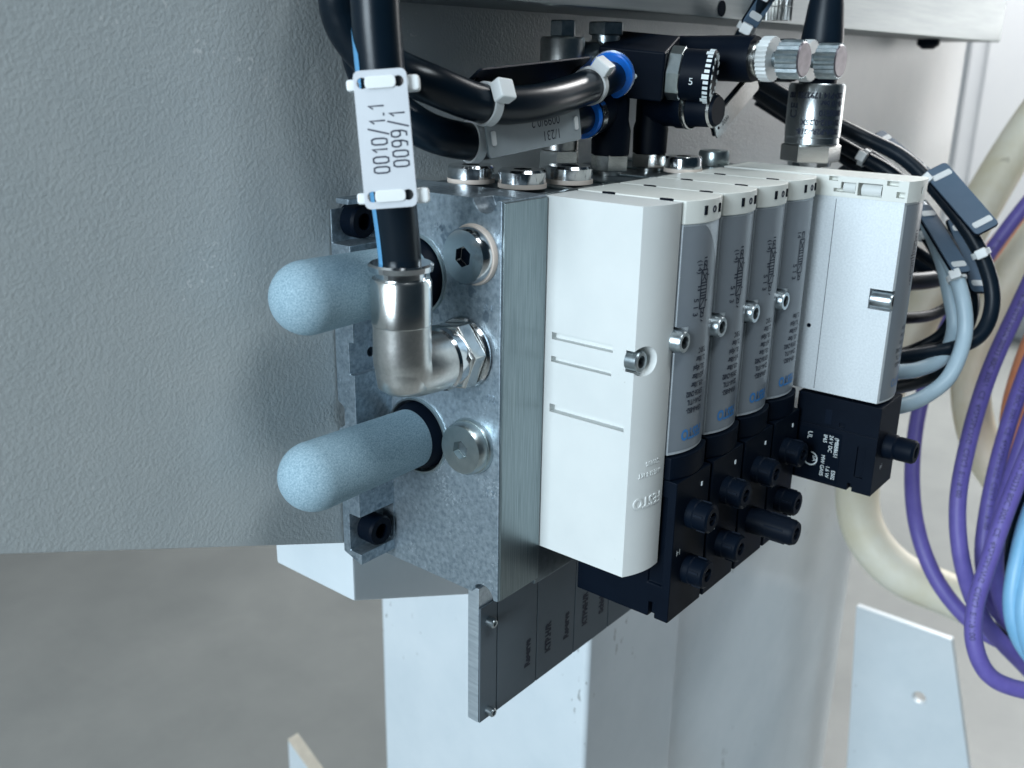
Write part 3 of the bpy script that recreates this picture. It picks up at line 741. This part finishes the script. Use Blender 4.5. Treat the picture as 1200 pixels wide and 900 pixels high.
# ------------------------------------------------------------------ plugs and fittings on top
def top_plug(u, v, label, mt, r=.0087, seal=True, zb=.1458):
    c = on(u, v, 'z', zb)
    t = thing('screw_plug', label, 'screw plug', c, 'round screw plugs along the top')
    MB().lathe([(.0016, r), (.0055, r), (.0064, r * .93), (.0064, 0)], c, Z, 36).build('plug_head', mt, t, cuts=[MB().lathe([(.003, r * .42), (.01, r * .42)], c, Z, 6)])
    MB().lathe([(0, r * .95), (0, r * 1.02), (.0016, r * 1.02), (.0016, r * .9)], c, Z, 36, cap=False).build('seal_ring', M['seal'] if seal else M['zinc'], t)
    MB().lathe([(.0031, r * .38), (.0032, r * .38)], c, Z, 6).build('hex_socket', M['hole'], t)
top_plug(552, 213, 'polished screw plug on top of the block, nearest the number tag', M['steel'])
top_plug(612, 219, 'polished screw plug on top of the block, frontmost of the plugs', M['steel'])
top_plug(667, 214, 'polished screw plug on top, below the tall nickel fitting', M['steel'])
top_plug(800, 201, 'polished screw plug on top behind the white valve caps, left of the zinc one', M['steel'], r=.0078)
top_plug(836, 193, 'zinc coated screw plug on top, rightmost before the pressure sensor', M['zinc'], r=.0068, seal=False)

ZT = .1445
def collet(parent, c, d, r):
    MB().lathe([(-.004, r + .0004), (.0002, r + .0004), (.0002, r)], c, d, 32).build('metal_ring', M['nickel'], parent)
    MB().lathe([(0, r * .62), (.0, r), (.0024, r), (.0030, r * .94), (.0030, r * .60), (0, r * .60)], V(c) + V(d).normalized() * .0002, d, 32, cap=False).build('release_ring', M['collet'], parent)

def fitting_block():
    """black flow control body with its dial, on the further stem"""
    d = V((-.93, -.30, -.10)).normalized()
    cA = on(714, 92, 'y', .020)
    t = thing('flow_control', 'black flow control valve with a white ticked dial and blue ring', 'flow control', (.1257, .0226, ZT))
    # body, tilted towards the viewer
    R = Matrix.Translation(on(739, 88, 'y', .0175)) @ Matrix.Rotation(math.radians(14), 4, V((.63, -.776, 0))) @ Matrix.Rotation(math.radians(20), 4, 'Z')
    MB().box(.0, .030, -.0130, .0135, -.0093, .0098, R).build('valve_housing', M['black'], t, bevel=.0008, seg=3)
    f = lambda a, b, c=0.0: R @ V((.006 + b, .010 - a, .00995))
    text('raised_lettering', 'FESTO', M['black_matt'], t, f, .0055, extrude=.0002)
    dA = (R.to_3x3() @ V((-1, 0, 0))).normalized()
    cc = R @ V((-.0006, .0075, -.0004))
    collet(t, cc, dA, .0090)
    MB().lathe([(0, .0011), (.0004, .0009)], R @ V((0, -.0015, -.0003)), dA, 12).build('white_dot', M['white_print'], t)
    # dial on the right side
    dd = (R.to_3x3() @ V((0, -1, 0))).normalized(); c = R @ V((.012, -.0130, -.0006))
    h = MB(); h.lathe([(0, .0098), (.0005, .0104), (.0052, .0104), (.0058, .0098)], c, dd, 8); h.build('hex_collar', M['zinc'], t)
    dial = MB().lathe([(.0058, .0098), (.0172, .0102), (.0180, .0096), (.0180, 0)], c, dd, 40).build('dial', M['black'], t)
    a = Z.cross(dd).normalized(); b = dd.cross(a)
    for i in range(30):
        an = 2 * math.pi * i / 30; rr = a * math.cos(an) + b * math.sin(an); tt = dd.cross(rr)
        ln = .0020 if i % 5 else .0028; wd = .0006 if i % 5 else .0009
        o = c + rr * .01005 + dd * (.0172 - ln)
        MB().prism([(-wd, 0), (wd, 0), (wd, ln), (-wd, ln)], tt, dd, rr, o, .0003).build('tick', M['white_print'], dial)
        if i % 2: MB().prism([(-wd, .0068), (wd, .0068), (wd, .0092), (-wd, .0092)], tt, rr, dd, c + dd * .0179, .0004).build('tick', M['white_print'], dial)
    rr = (a * math.cos(math.radians(200)) + b * math.sin(math.radians(200)))
    vd = (CAM - c); vd = (vd - dd * vd.dot(dd)).normalized(); rr = (vd * .9 + V((0, 0, -.35))).normalized(); rr = (rr - dd * rr.dot(dd)).normalized(); tt = dd.cross(rr)
    text('dial_number', '5', M['white_print'], dial, frame(c + rr * .01022 + dd * .0095 - tt * .0, dd, -tt, rr), .0040)
    # stem
    s = (.1257, .0226, ZT)
    hx = MB(); hx.lathe([(0, .0050), (.002, .0050)], s, Z, 24); hx.lathe([(.002, .0074), (.0024, .0080), (.0076, .0080), (.008, .0074)], s, Z, 6); hx.build('hex_nut', M['nickel'], t)
    MB().lathe([(.008, .0072), (.018, .0074), (.021, .0066), (.035, .0066)], s, Z, 28).build('stem', M['black'], t)
    # lower outlet pointing forward
    o = V(s) + Z * .0265
    MB().lathe([(0, .0072), (.012, .0072), (.013, .0078), (.018, .0078), (.0185, .0072), (.021, .0068), (.028, .0066), (.031, .0056), (.031, 0)], o, -Y, 28).build('outlet', M['black'], t)
    MB().lathe([(.0172, .0079), (.0176, .0081), (.0190, .0081), (.0194, .0076)], o, -Y, 28, cap=False).build('metal_ring', M['nickel'], t)
    MB().lathe([(.0285, .0067), (.0288, .0069), (.0298, .0064)], o, -Y, 28, cap=False).build('metal_ring', M['nickel'], t)
    return cc, dA
cA, dA = fitting_block()

def stem_elbow():
    s = V((.1017, .0267, ZT))
    t = thing('elbow_connector', 'black push-in elbow with a blue ring below the flow control', 'elbow fitting', s)
    hx = MB(); hx.lathe([(0, .0052), (.002, .0052)], s, Z, 24); hx.lathe([(.002, .0078), (.0024, .0084), (.0082, .0084), (.0086, .0078)], s, Z, 6); hx.build('hex_nut', M['nickel'], t)
    MB().lathe([(.0086, .0078), (.018, .0080), (.022, .0070), (.032, .0070), (.034, .0060), (.034, 0)], s, Z, 28).build('stem', M['black'], t)
    c = on(684, 136, 'y', .0267)
    d = V((-.97, -.20, -.12)).normalized()
    MB().lathe([(0.0008, .0086), (-.012, .0086), (-.026, .0080)], c, d, 28).build('socket_body', M['black'], t)
    collet(t, c, d, .0084)
    return c, d
cB, dB = stem_elbow()

def nickel_fitting():
    s = V((.0862, .0411, ZT))
    t = thing('banjo_fitting', 'tall nickel fitting with hex heads behind the black flow control', 'pipe fitting', s)
    hx = MB(); hx.lathe([(0, .006), (.002, .006)], s, Z, 24); hx.lathe([(.002, .0078), (.0025, .0086), (.010, .0086), (.0105, .0078)], s, Z, 6); hx.build('hex_nut', M['nickel'], t)
    MB().lathe([(.0105, .0075), (.020, .0075), (.0205, .0088), (.0525, .0088), (.0535, .0082), (.0535, 0)], s, Z, 32).build('column', M['satin'], t)
    h2 = MB(); h2.lathe([(.0535, .0048), (.0540, .0053), (.0592, .0053), (.0597, .0048)], s, Z, 6); h2.build('hex_head', M['screw'], t)
    c = s + Z * .0450
    d = V((1, -.35, 0)).normalized()
    MB().lathe([(.004, .0070), (.016, .0070), (.017, .0076), (.028, .0076)], c, d, 28).build('side_branch', M['dark_metal'], t)
    MB().lathe([(.0150, .0078), (.0165, .0078)], c, d, 28).build('ring', M['nickel'], t)
    s2 = c + d * .021; 
    h3 = MB(); h3.lathe([(.006, .0058), (.0095, .0058)], s2, Z, 24); h3.lathe([(.0095, .0070), (.0100, .0076), (.0142, .0076), (.0147, .0070)], s2, Z, 6); h3.build('hex_head', M['screw'], t)
nickel_fitting()

def knurled(mb, c, d, r, h, n=28, depth=.0004):
    d = V(d).normalized(); a = Z.cross(d) if abs(d.z) < .9 else X.cross(d); a.normalize(); b = d.cross(a)
    pts = []
    for i in range(n * 2):
        rr = r if i % 2 else r - depth; an = math.pi * i / n; pts.append((rr * math.cos(an), rr * math.sin(an)))
    mb.prism(pts, a, b, d, c, h); return mb

def adjuster(c, label, ln=.040):
    c = V(c)
    t = thing('throttle_valve', label, 'throttle valve', c + Y * ln, 'throttle valves with knurled knobs')
    MB().lathe([(-ln, .0088), (-.0015, .0092), (0, .0088), (0, .0066)], c, -Y, 32).build('housing', M['black'], t)
    MB().lathe([(-.0005, .0072), (.0012, .0072), (.0012, .0066), (.0022, .0066), (.0022, .0076), (.0032, .0076), (.0032, .006)], c, -Y, 32).build('metal_ring', M['nickel'], t)
    k = MB(); knurled(k, c - Y * .0034, -Y, .0088, .0045, 30, .0007); k.build('lock_ring', M['knurl'], t)
    MB().lathe([(.0079, .0030), (.0120, .0030)], c, -Y, 16).build('spindle', M['dark_metal'], t)
    k = MB(); knurled(k, c - Y * .0112, -Y, .0075, .0090, 22, .0008); kk = k.build('knurled_knob', M['screw'], t)
    MB().lathe([(.0201, .0068), (.0207, .0063), (.0207, 0)], c, -Y, 28).build('end_face', M['dark_reflection'], kk)
    return t
adjuster(on(886, 69, 'y', -.014), 'black throttle valve with knurled knob, left and nearer of the pair')
adjuster(on(932, 71, 'y', -.012), 'black throttle valve with knurled knob, right one in front of the sensor plug')

# stainless pressure sensor
def sensor():
    c = at(948, 203, .462); c.z = .1440; c = on(948, 203, 'z', .1440) if False else V((.2105, -.0135, .1405))
    t = thing('pressure_sensor', 'stainless round pressure sensor with printed text and cable plug', 'pressure sensor', c)
    MB().lathe([(0, .0065), (.0035, .0065), (.0035, .0098), (.0055, .0100)], c, Z, 32).build('thread', M['steel'], t)
    h = MB(); h.lathe([(.0055, .0128), (.0060, .0136), (.0128, .0136), (.0134, .0126)], c, Z, 6, ph=math.atan2(-.187, -.455) + .12); h.build('hex_nut', M['nickel'], t)
    R = .0126
    MB().lathe([(.0134, .0118), (.0140, .0124), (.0165, .0122), (.0170, R), (.0395, R), (.0405, .0120), (.0405, .0085)], c, Z, 48).build('can', M['can'], t)
    MB().lathe([(.0405, .0084), (.0425, .0082), (.0430, .0070), (.0475, .0070)], c, Z, 32).build('collar', M['black'], t)
    k = MB(); knurled(k, c + Z * .0475, Z, .0098, .0085, 26, .0006); k.build('coupling_ring', M['zinc'], t)
    MB().lathe([(.056, .0092), (.060, .0094), (.074, .0078), (.084, .0060), (.12, .0057), (.16, .0057)], c, Z, 28).build('plug_and_cable', M['cable'], t)
    vd = (CAM - c); th0 = math.atan2(vd.y, vd.x)
    def fn(th, z):
        def g(a, b, cc=0.0):
            an = th - a / R; return V((c.x + (R + .0001) * math.cos(an), c.y + (R + .0001) * math.sin(an), c.z + z - b))
        return g
    for s, z in (('SPBA-P2R-G18-', .0208), ('2P-M12-0,25X', .0248), ('8000210', .0290), ('0-10 bar', .0332), ('2D-P14 1792751 187', .0366)):
        text('dark_lettering', s, M['print'], t, fn(th0 + 1.05, z), .0034, squash=.95, bold=.00015)
    def fr(a, b, cc=0.0):
        an = th0 - 1.0 + b / R; return V((c.x + (R + .0001) * math.cos(an), c.y + (R + .0001) * math.sin(an), c.z + .025 + a))
    text('dark_lettering', 'CE', M['print'], t, fr, .006)
sensor()

# ------------------------------------------------------------------ thinner air hoses at the top
def side_hose(c, d, way, label, tagspec, r=.0062):
    t = thing('air_hose', label, 'hose', c, 'black air hoses behind the thick hose')
    pts = [V(c) - V(d) * .004, V(c) + V(d) * .006] + [V(p) for p in way]
    ps = smooth(pts, 8)
    MB().tube(ps, r, 24).build('hose_tube', M['hose'], t, sharp=60)
    return t, ps
wayA = [on(640, 118, 'y', .012), on(570, 122, 'y', .014), on(505, 99, 'y', .020), on(462, 80, 'y', .030), on(425, 60, 'y', .040), on(400, 20, 'y', .044), on(396, -30, 'y', .044), on(400, -110, 'y', .05)]
tA, psA = side_hose(cA, dA, wayA, 'black air hose with a dark tag, plugged into the flow control', None)
wayB = [on(625, 152, 'y', .020), on(570, 165, 'y', .020), on(530, 163, 'y', .024), on(490, 148, 'y', .032), on(450, 115, 'y', .042), on(425, 75, 'y', .050), on(417, 10, 'y', .052), on(417, -90, 'y', .052)]
tB, psB = side_hose(cB, dB, wayB, 'black air hose with a pale number tag, plugged into the lower elbow', None)

def hose_tag(t, ps, p0, p1, off, mt, r, wd=.0125, tx=None, heads=None, txm='print', gap=.0018):
    """tag plate lying along a hose between two points, pushed to one side"""
    p0, p1 = V(p0), V(p1); e1 = (p1 - p0).normalized()
    off = V(off); n = (off - e1 * off.dot(e1)).normalized(); e2 = n.cross(e1).normalized()
    if e2.z < 0: e2 = -e2
    L = (p1 - p0).length
    o = p0 + n * (r + gap) - e2 * wd / 2
    holes = [MB().prism(rrect(.0018, .0050, .0008, 4, -.0009, -.0025), e1, e2, n, o + e1 * x + e2 * wd / 2 - n * .002, .005) for x in (.0030, L - .0030)]
    tg = MB().prism(rrect(L, wd, .0016), e1, e2, n, o, .0009).build('tag', mt, t, bevel=.0002, cuts=holes)
    for i, x in enumerate((.0030, L - .0030)):
        hd = heads if heads is not None else -n
        pc = p0 + e1 * x; k = min(range(1, len(ps) - 1), key=lambda q: (ps[q] - pc).length)
        tie(t, ps[k], ps[k + 1] - ps[k - 1], r, hd, hs=(.0068, .0064, .0046), strap=.0032, th=.0009)
        MB().prism(rrect(.0022, .0048, .0008, 4, -.0011, -.0024), e1, e2, n, o + e1 * x + e2 * wd / 2 + n * .0007, .0006).build('tie_band', M['nylon'], tg)
    if tx:
        for s, k in zip(tx, (0, 1)):
            text('engraved_number', s, M[txm], tg, frame(o + e1 * (L - .0125) + e2 * (wd * .50 + k * .0050 - .0008) + n * .00095, -e1, -e2, n), .0048)
    return tg
def nearest(ps, u, v):
    best = None
    for p in ps:
        q = CR.transposed() @ (p - CAM)
        uu, vv = 600 + FPX * q.x / -q.z, 450 - FPX * q.y / -q.z
        dd = (uu - u) ** 2 + (vv - v) ** 2
        if best is None or dd < best[0]: best = (dd, p)
    return best[1]
vA = nearest(psA, 563, 122); vA2 = nearest(psA, 690, 102)
hose_tag(tA, psA, vA, vA2, (.42, .55, .72), M['black_matt'], .0062, gap=.0012, wd=.0135, heads=(CAM - vA) * 1.0 + V((0, 0, .16)))
vB = nearest(psB, 543, 163); vB2 = nearest(psB, 655, 145)
hose_tag(tB, psB, vB, vB2, (CAM - vB) * 1.0 + V((0, 0, -.02)), M['tagg'], .0062, wd=.0125, gap=.0030, tx=('1/231', '0099/0.2'))

# ------------------------------------------------------------------ cables on the right
def cable(name, label, cat, way, rad, mt, group=None, k=8):
    ps = smooth([at(u, v, t) for u, v, t in way], k)
    o = thing(name, label, cat, ps[0], group)
    MB().tube(ps, rad, 16).build('sheath', mt, o, sharp=60)
    return o, ps
G = 'black cables looping at the right of the big valve'
c1, p1 = cable('black_cable', 'outermost black cable looping wide around the big valve, with an upper tag', 'cable',
    [(890, 95, .50), (950, 130, .505), (1010, 160, .50), (1060, 186, .49), (1105, 232, .48), (1146, 290, .475), (1163, 345, .475), (1152, 388, .475), (1118, 408, .475), (1060, 418, .47), (1010, 424, .46)], .0037, M['cable'], G)
c2, p2 = cable('black_cable', 'second black cable beneath the outermost one, running into the upper tag', 'cable',
    [(885, 105, .515), (945, 146, .52), (1000, 178, .51), (1050, 208, .50), (1095, 262, .495), (1128, 320, .49), (1138, 362, .49), (1120, 400, .49), (1070, 416, .49), (1020, 424, .48)], .0036, M['cable'], G)
c3, p3 = cable('black_cable', 'thin black cable ending lowest behind the big valve', 'cable',
    [(960, 165, .53), (1030, 215, .52), (1085, 275, .51), (1118, 340, .505), (1128, 395, .505), (1105, 432, .50), (1075, 448, .49), (1030, 458, .47)], .0034, M['cable'], G)
c4, p4 = cable('black_cable', 'thin black cable crossing level with the screw of the big valve', 'cable',
    [(1000, 240, .53), (1060, 285, .53), (1108, 320, .53), (1118, 350, .53), (1095, 368, .52), (1060, 373, .50), (1020, 372, .48)], .0030, M['cable'], G)
c5, p5 = cable('black_cable', 'thick black cable passing in shadow behind the edge of the big valve', 'cable',
    [(985, 200, .55), (1035, 255, .56), (1075, 310, .56), (1100, 325, .56), (1060, 330, .54), (1020, 322, .52)], .0050, M['cable'], G)
for i, (lab, du, dv, dt, rad) in enumerate((('thin black cable just inside the outermost black loop', -9, 6, .012, .0030), ('thin black cable in the middle of the black bundle', -20, 12, .022, .0030), ('thin black cable nearest the grey pair in the bundle', -30, 4, .028, .0028), ('slack thin black cable sagging below the bundle', -14, 20, .034, .0026))):
    cable('black_cable', lab, 'cable', [(u + du * k_, v + dv, t + dt) for (u, v, t, k_) in
        ((890, 98, .505, .2), (950, 134, .508, .4), (1008, 166, .503, .6), (1056, 198, .495, .8), (1098, 246, .485, 1), (1134, 300, .48, 1), (1150, 348, .48, 1), (1136, 384, .48, 1), (1104, 404, .48, 1), (1056, 414, .475, .6), (1010, 420, .465, .3))], rad, M['cable'], G)
g1, q1 = cable('grey_cable', 'pale grey cable with a tie head at its bend, inner of the two', 'cable',
    [(975, 150, .53), (1020, 185, .515), (1070, 235, .50), (1100, 295, .485), (1113, 345, .48), (1118, 385, .48), (1105, 418, .475), (1075, 433, .465), (1040, 436, .455), (1000, 436, .45)], .0036, M['grey_cable'], 'pale grey cables')
g2, q2 = cable('grey_cable', 'pale grey cable reaching lowest, outer of the two', 'cable',
    [(985, 160, .54), (1030, 200, .52), (1080, 245, .49), (1110, 300, .475), (1128, 350, .468), (1130, 395, .468), (1113, 440, .465), (1085, 464, .46), (1055, 476, .452), (1020, 480, .445)], .0036, M['grey_cable'], 'pale grey cables')
def bundle_tag(o, ps, a, b, cs, mt, name='tag'):
    """flat tag beside a bundle with ties at both ends"""
    P = [at(u, v, t) for u, v, t in cs]
    e = (P[1] - P[0]).normalized(); f = P[3] - P[0]; n = e.cross(f).normalized(); f2 = n.cross(e)
    if n.dot(CAM - P[0]) < 0: n = -n
    L = (P[1] - P[0]).length; W = abs(f.dot(f2)); f2 = f2 if f.dot(f2) > 0 else -f2
    rim = MB().prism(rrect(L + .0008, W + .0008, .0022, 5, -.0004, -.0004), e, f2, n, P[0] - n * .0014, .0011).build('tag_rim', M['black'], o, bevel=.0002)
    MB().prism(rrect(L, W, .0020), e, f2, n, P[0] - n * .0003, .0007).build('tag_face', mt, rim, bevel=.0002)
    for (u, v) in (a, b):
        p = nearest(ps, u, v); i = min(range(len(ps)), key=lambda j: (ps[j] - p).length)
        d = ps[min(i + 1, len(ps) - 1)] - ps[max(i - 1, 0)]
        rr = .0039
        tie(o, p, d, rr, (CAM - p), hs=(.0052, .0046, .0040), strap=.003)
        MB().prism(rrect(.0030, W * .8, .0010), e, f2, n, P[0] + e * (.004 if (u, v) == a else L - .006) + f2 * W * .1 + n * .0003, .0005).build('tie_band', M['nylon'], rim)
bundle_tag(c1, p1, (1094, 205), (1150, 300), [(1108, 190, .482), (1171, 262, .468), (1160, 274, .463), (1086, 208, .478)], M['tagb'])
bundle_tag(c2, p2, (1012, 185), (1070, 225), [(1034, 152, .525), (1092, 200, .515), (1085, 208, .51), (1028, 160, .52)], M['tagb'])
bundle_tag(g2, q2, (1075, 240), (1111, 328), [(1090, 240, .485), (1138, 318, .468), (1126, 330, .464), (1072, 244, .48)], M['tagb'])
bundle_tag(c3, p3, (1108, 262), (1146, 345), [(1128, 258, .500), (1158, 342, .485), (1147, 347, .482), (1113, 266, .495)], M['tagb'])

# tag and cable at the top, over the throttle valves
ct, pt_ = cable('black_cable', 'black cable rising past the beam above the throttle valves, with a tag', 'cable',
    [(860, 60, .45), (872, 38, .445), (885, 14, .44), (905, -22, .43), (940, -80, .42)], .0034, M['cable'], None)
bundle_tag(ct, pt_, (874, 33), (900, -12), [(884, 36, .442), (918, -16, .432), (900, -18, .430), (867, 30, .440)], M['tagb'])
def braid():
    c = at(911, 24, .47)
    o = MB()
    knurled(o, c, Z, .0065, .006, 20, .0012); knurled(o, c + Z * .0064, Z, .0065, .005, 20, .0012); knurled(o, c + Z * .0118, Z, .0065, .02, 20, .0012)
    o = o.build('knurled_gland', M['satin']); tag(o, 'small knurled metal gland under the beam beside the cable tag', 'cable gland')
braid()
# metal tag hanging under the throttle valve
def hanging_tag():
    t = thing('metal_tag', 'small silver metal tag hanging tilted below the throttle valves', 'tag', at(838, 140, .44))
    P = [at(u, v, tt) for u, v, tt in ((834, 142, .437), (876, 92, .452), (900, 92, .460), (850, 138, .445))]
    e = (P[1] - P[0]).normalized(); f = P[3] - P[0]; n = e.cross(f).normalized(); f2 = n.cross(e)
    if n.dot(CAM - P[0]) < 0: n = -n
    if f.dot(f2) < 0: f2 = -f2
    L = (P[1] - P[0]).length * 1.2; W = .0095
    MB().prism(rrect(L, W, .0012), e, f2, n, P[0], .0006).build('plate', M['satin'], t, bevel=.0001)
    MB().prism(rrect(L, W, .0012), e, f2, n, P[0] - n * .0016 - f2 * .0010, .0014).build('carrier', M['black'], t)
    for s, k in (('0099', .0045), ('0.3', .0010)): text('engraved_number', s, M['print'], t, frame(P[0] + e * .006 + f2 * k + n * .0007, e, f2 , n), .0032)
    MB().lathe([(0, .0007), (.0002, .0007)], P[0] + e * .003 + f2 * .0055 + n * .0005, n, 12).build('rivet_hole', M['hole'], t)
hanging_tag()

def cable_print(o, ps, r, s, start, size, ang, mt):
    """lettering printed along a cable, wrapped on its surface"""
    L = [0.0]
    for a, b in zip(ps, ps[1:]): L.append(L[-1] + (b - a).length)
    def fn(x, y, z=0.0):
        d = min(max(start + x, 0), L[-1] - 1e-6); i = max(k for k in range(len(L)) if L[k] <= d); i = min(i, len(ps) - 2)
        t = (d - L[i]) / (L[i + 1] - L[i]); p = ps[i].lerp(ps[i + 1], t); e = (ps[min(i + 2, len(ps) - 1)] - ps[max(i - 1, 0)]).normalized()
        n = CAM - p; n = (n - e * n.dot(e)).normalized(); b = n.cross(e)
        an = ang - y / r; return p + (n * math.cos(an) + b * math.sin(an)) * (r + .0001)
    return text('cable_print', s, mt, o, fn, size)
# far cables
GP = 'purple cables at the right edge'
oc, pc = cable('purple_cable', 'leftmost purple cable, crossing low behind the pilot knob', 'cable', [(1260, 170, .74), (1180, 268, .73), (1120, 360, .72), (1085, 450, .70), (1070, 530, .68), (1073, 610, .66), (1098, 680, .65), (1145, 735, .64), (1200, 762, .63), (1260, 775, .62)], .0052, M['purple'], GP)
cable_print(oc, pc, .0052, 'E119100 (UL) AWM 20233 80C 300V  CE  4x2x26AWG  C(UL)  E119100', 0.1, .0046, 0.4, M['cable_ink'])
oc, pc = cable('purple_cable', 'purple cable second from the left, bending down beside the leftmost', 'cable', [(1240, 260, .62), (1198, 350, .61), (1158, 440, .60), (1132, 530, .60), (1122, 600, .60), (1130, 670, .60), (1155, 730, .61), (1210, 790, .62)], .0050, M['purple'], GP)
cable_print(oc, pc, .0050, 'E119100 (UL) AWM 20233 80C 300V  CE  4x2x26AWG  C(UL)  E119100', 0.05, .0046, 0.35, M['cable_ink'])
oc, pc = cable('purple_cable', 'purple cable in the middle of the bundle at the right edge', 'cable', [(1250, 330, .63), (1205, 430, .62), (1175, 520, .62), (1157, 600, .62), (1152, 660, .62), (1165, 710, .63), (1200, 745, .64), (1250, 770, .64)], .0050, M['purple'], GP)
cable_print(oc, pc, .0050, 'E119100 (UL) AWM 20233 80C 300V  CE  4x2x26AWG  C(UL)  E119100', 0.03, .0046, 0.5, M['cable_ink'])
oc, pc = cable('purple_cable', 'purple cable in front, turning sharply at the lower right', 'cable', [(1270, 390, .57), (1215, 510, .57), (1182, 590, .57), (1158, 660, .57), (1143, 710, .57), (1142, 755, .57), (1160, 792, .57), (1200, 809, .57), (1260, 815, .57)], .0050, M['purple'], GP)
cable_print(oc, pc, .0050, 'E119100 (UL) AWM 20233 80C 300V  CE  4x2x26AWG  C(UL)  E119100', 0.05, .0046, 0.2, M['cable_ink'])
cable('purple_cable', 'purple cable hugging the front one, partly hidden at the right edge', 'cable', [(1270, 360, .60), (1220, 460, .60), (1188, 550, .60), (1170, 620, .60), (1168, 680, .61), (1185, 730, .62), (1230, 770, .62)], .0048, M['purple'], GP)
cable('light_blue_cable', 'light blue cable nearest the purple bundle at the right edge', 'cable', [(1260, 500, .60), (1212, 590, .59), (1192, 660, .585), (1186, 710, .585), (1196, 750, .585), (1225, 790, .585)], .0052, M['ltblue'], 'light blue cables')
cable('light_blue_cable', 'light blue cable cut off by the right picture edge', 'cable', [(1275, 520, .585), (1226, 610, .58), (1206, 670, .58), (1199, 720, .58), (1210, 765, .58), (1240, 800, .58)], .0050, M['ltblue'], 'light blue cables')
cable('dark_cable', 'dark cable in the shade behind the light blue ones', 'cable', [(1260, 470, .64), (1200, 570, .64), (1178, 640, .64), (1174, 700, .64), (1186, 745, .65), (1230, 790, .65)], .0060, M['cable'])
cable('orange_cable', 'orange cable glimpsed between the purple ones', 'cable', [(1270, 290, .71), (1222, 380, .71), (1198, 440, .71), (1186, 500, .71), (1200, 560, .71), (1260, 640, .71)], .0085, M['orange'], 'orange cables')
cable('orange_cable', 'orange cable glimpsed through the loop of grey cables', 'cable', [(1260, 180, 1.0), (1190, 260, .97), (1128, 338, .93), (1098, 385, .90), (1050, 450, .88), (1020, 520, .88)], .0085, M['orange'], 'orange cables')
cable('cream_hose', 'thick cream hose sweeping down from the upper right and looping below', 'hose', [(1270, 60, .86), (1195, 165, .85), (1130, 275, .83), (1075, 375, .82), (1030, 470, .81), (1006, 560, .80), (1012, 620, .79), (1050, 668, .78), (1110, 696, .77), (1170, 722, .76), (1250, 760, .75)], .0170, M['cream_hose'], 'cream hoses')
cable('cream_hose', 'cream hose dropping behind the purple cables at the right', 'hose', [(1280, 190, .84), (1205, 290, .82), (1158, 370, .80), (1138, 440, .79), (1146, 510, .78), (1180, 570, .77), (1240, 620, .76)], .0150, M['cream_hose'], 'cream hoses')
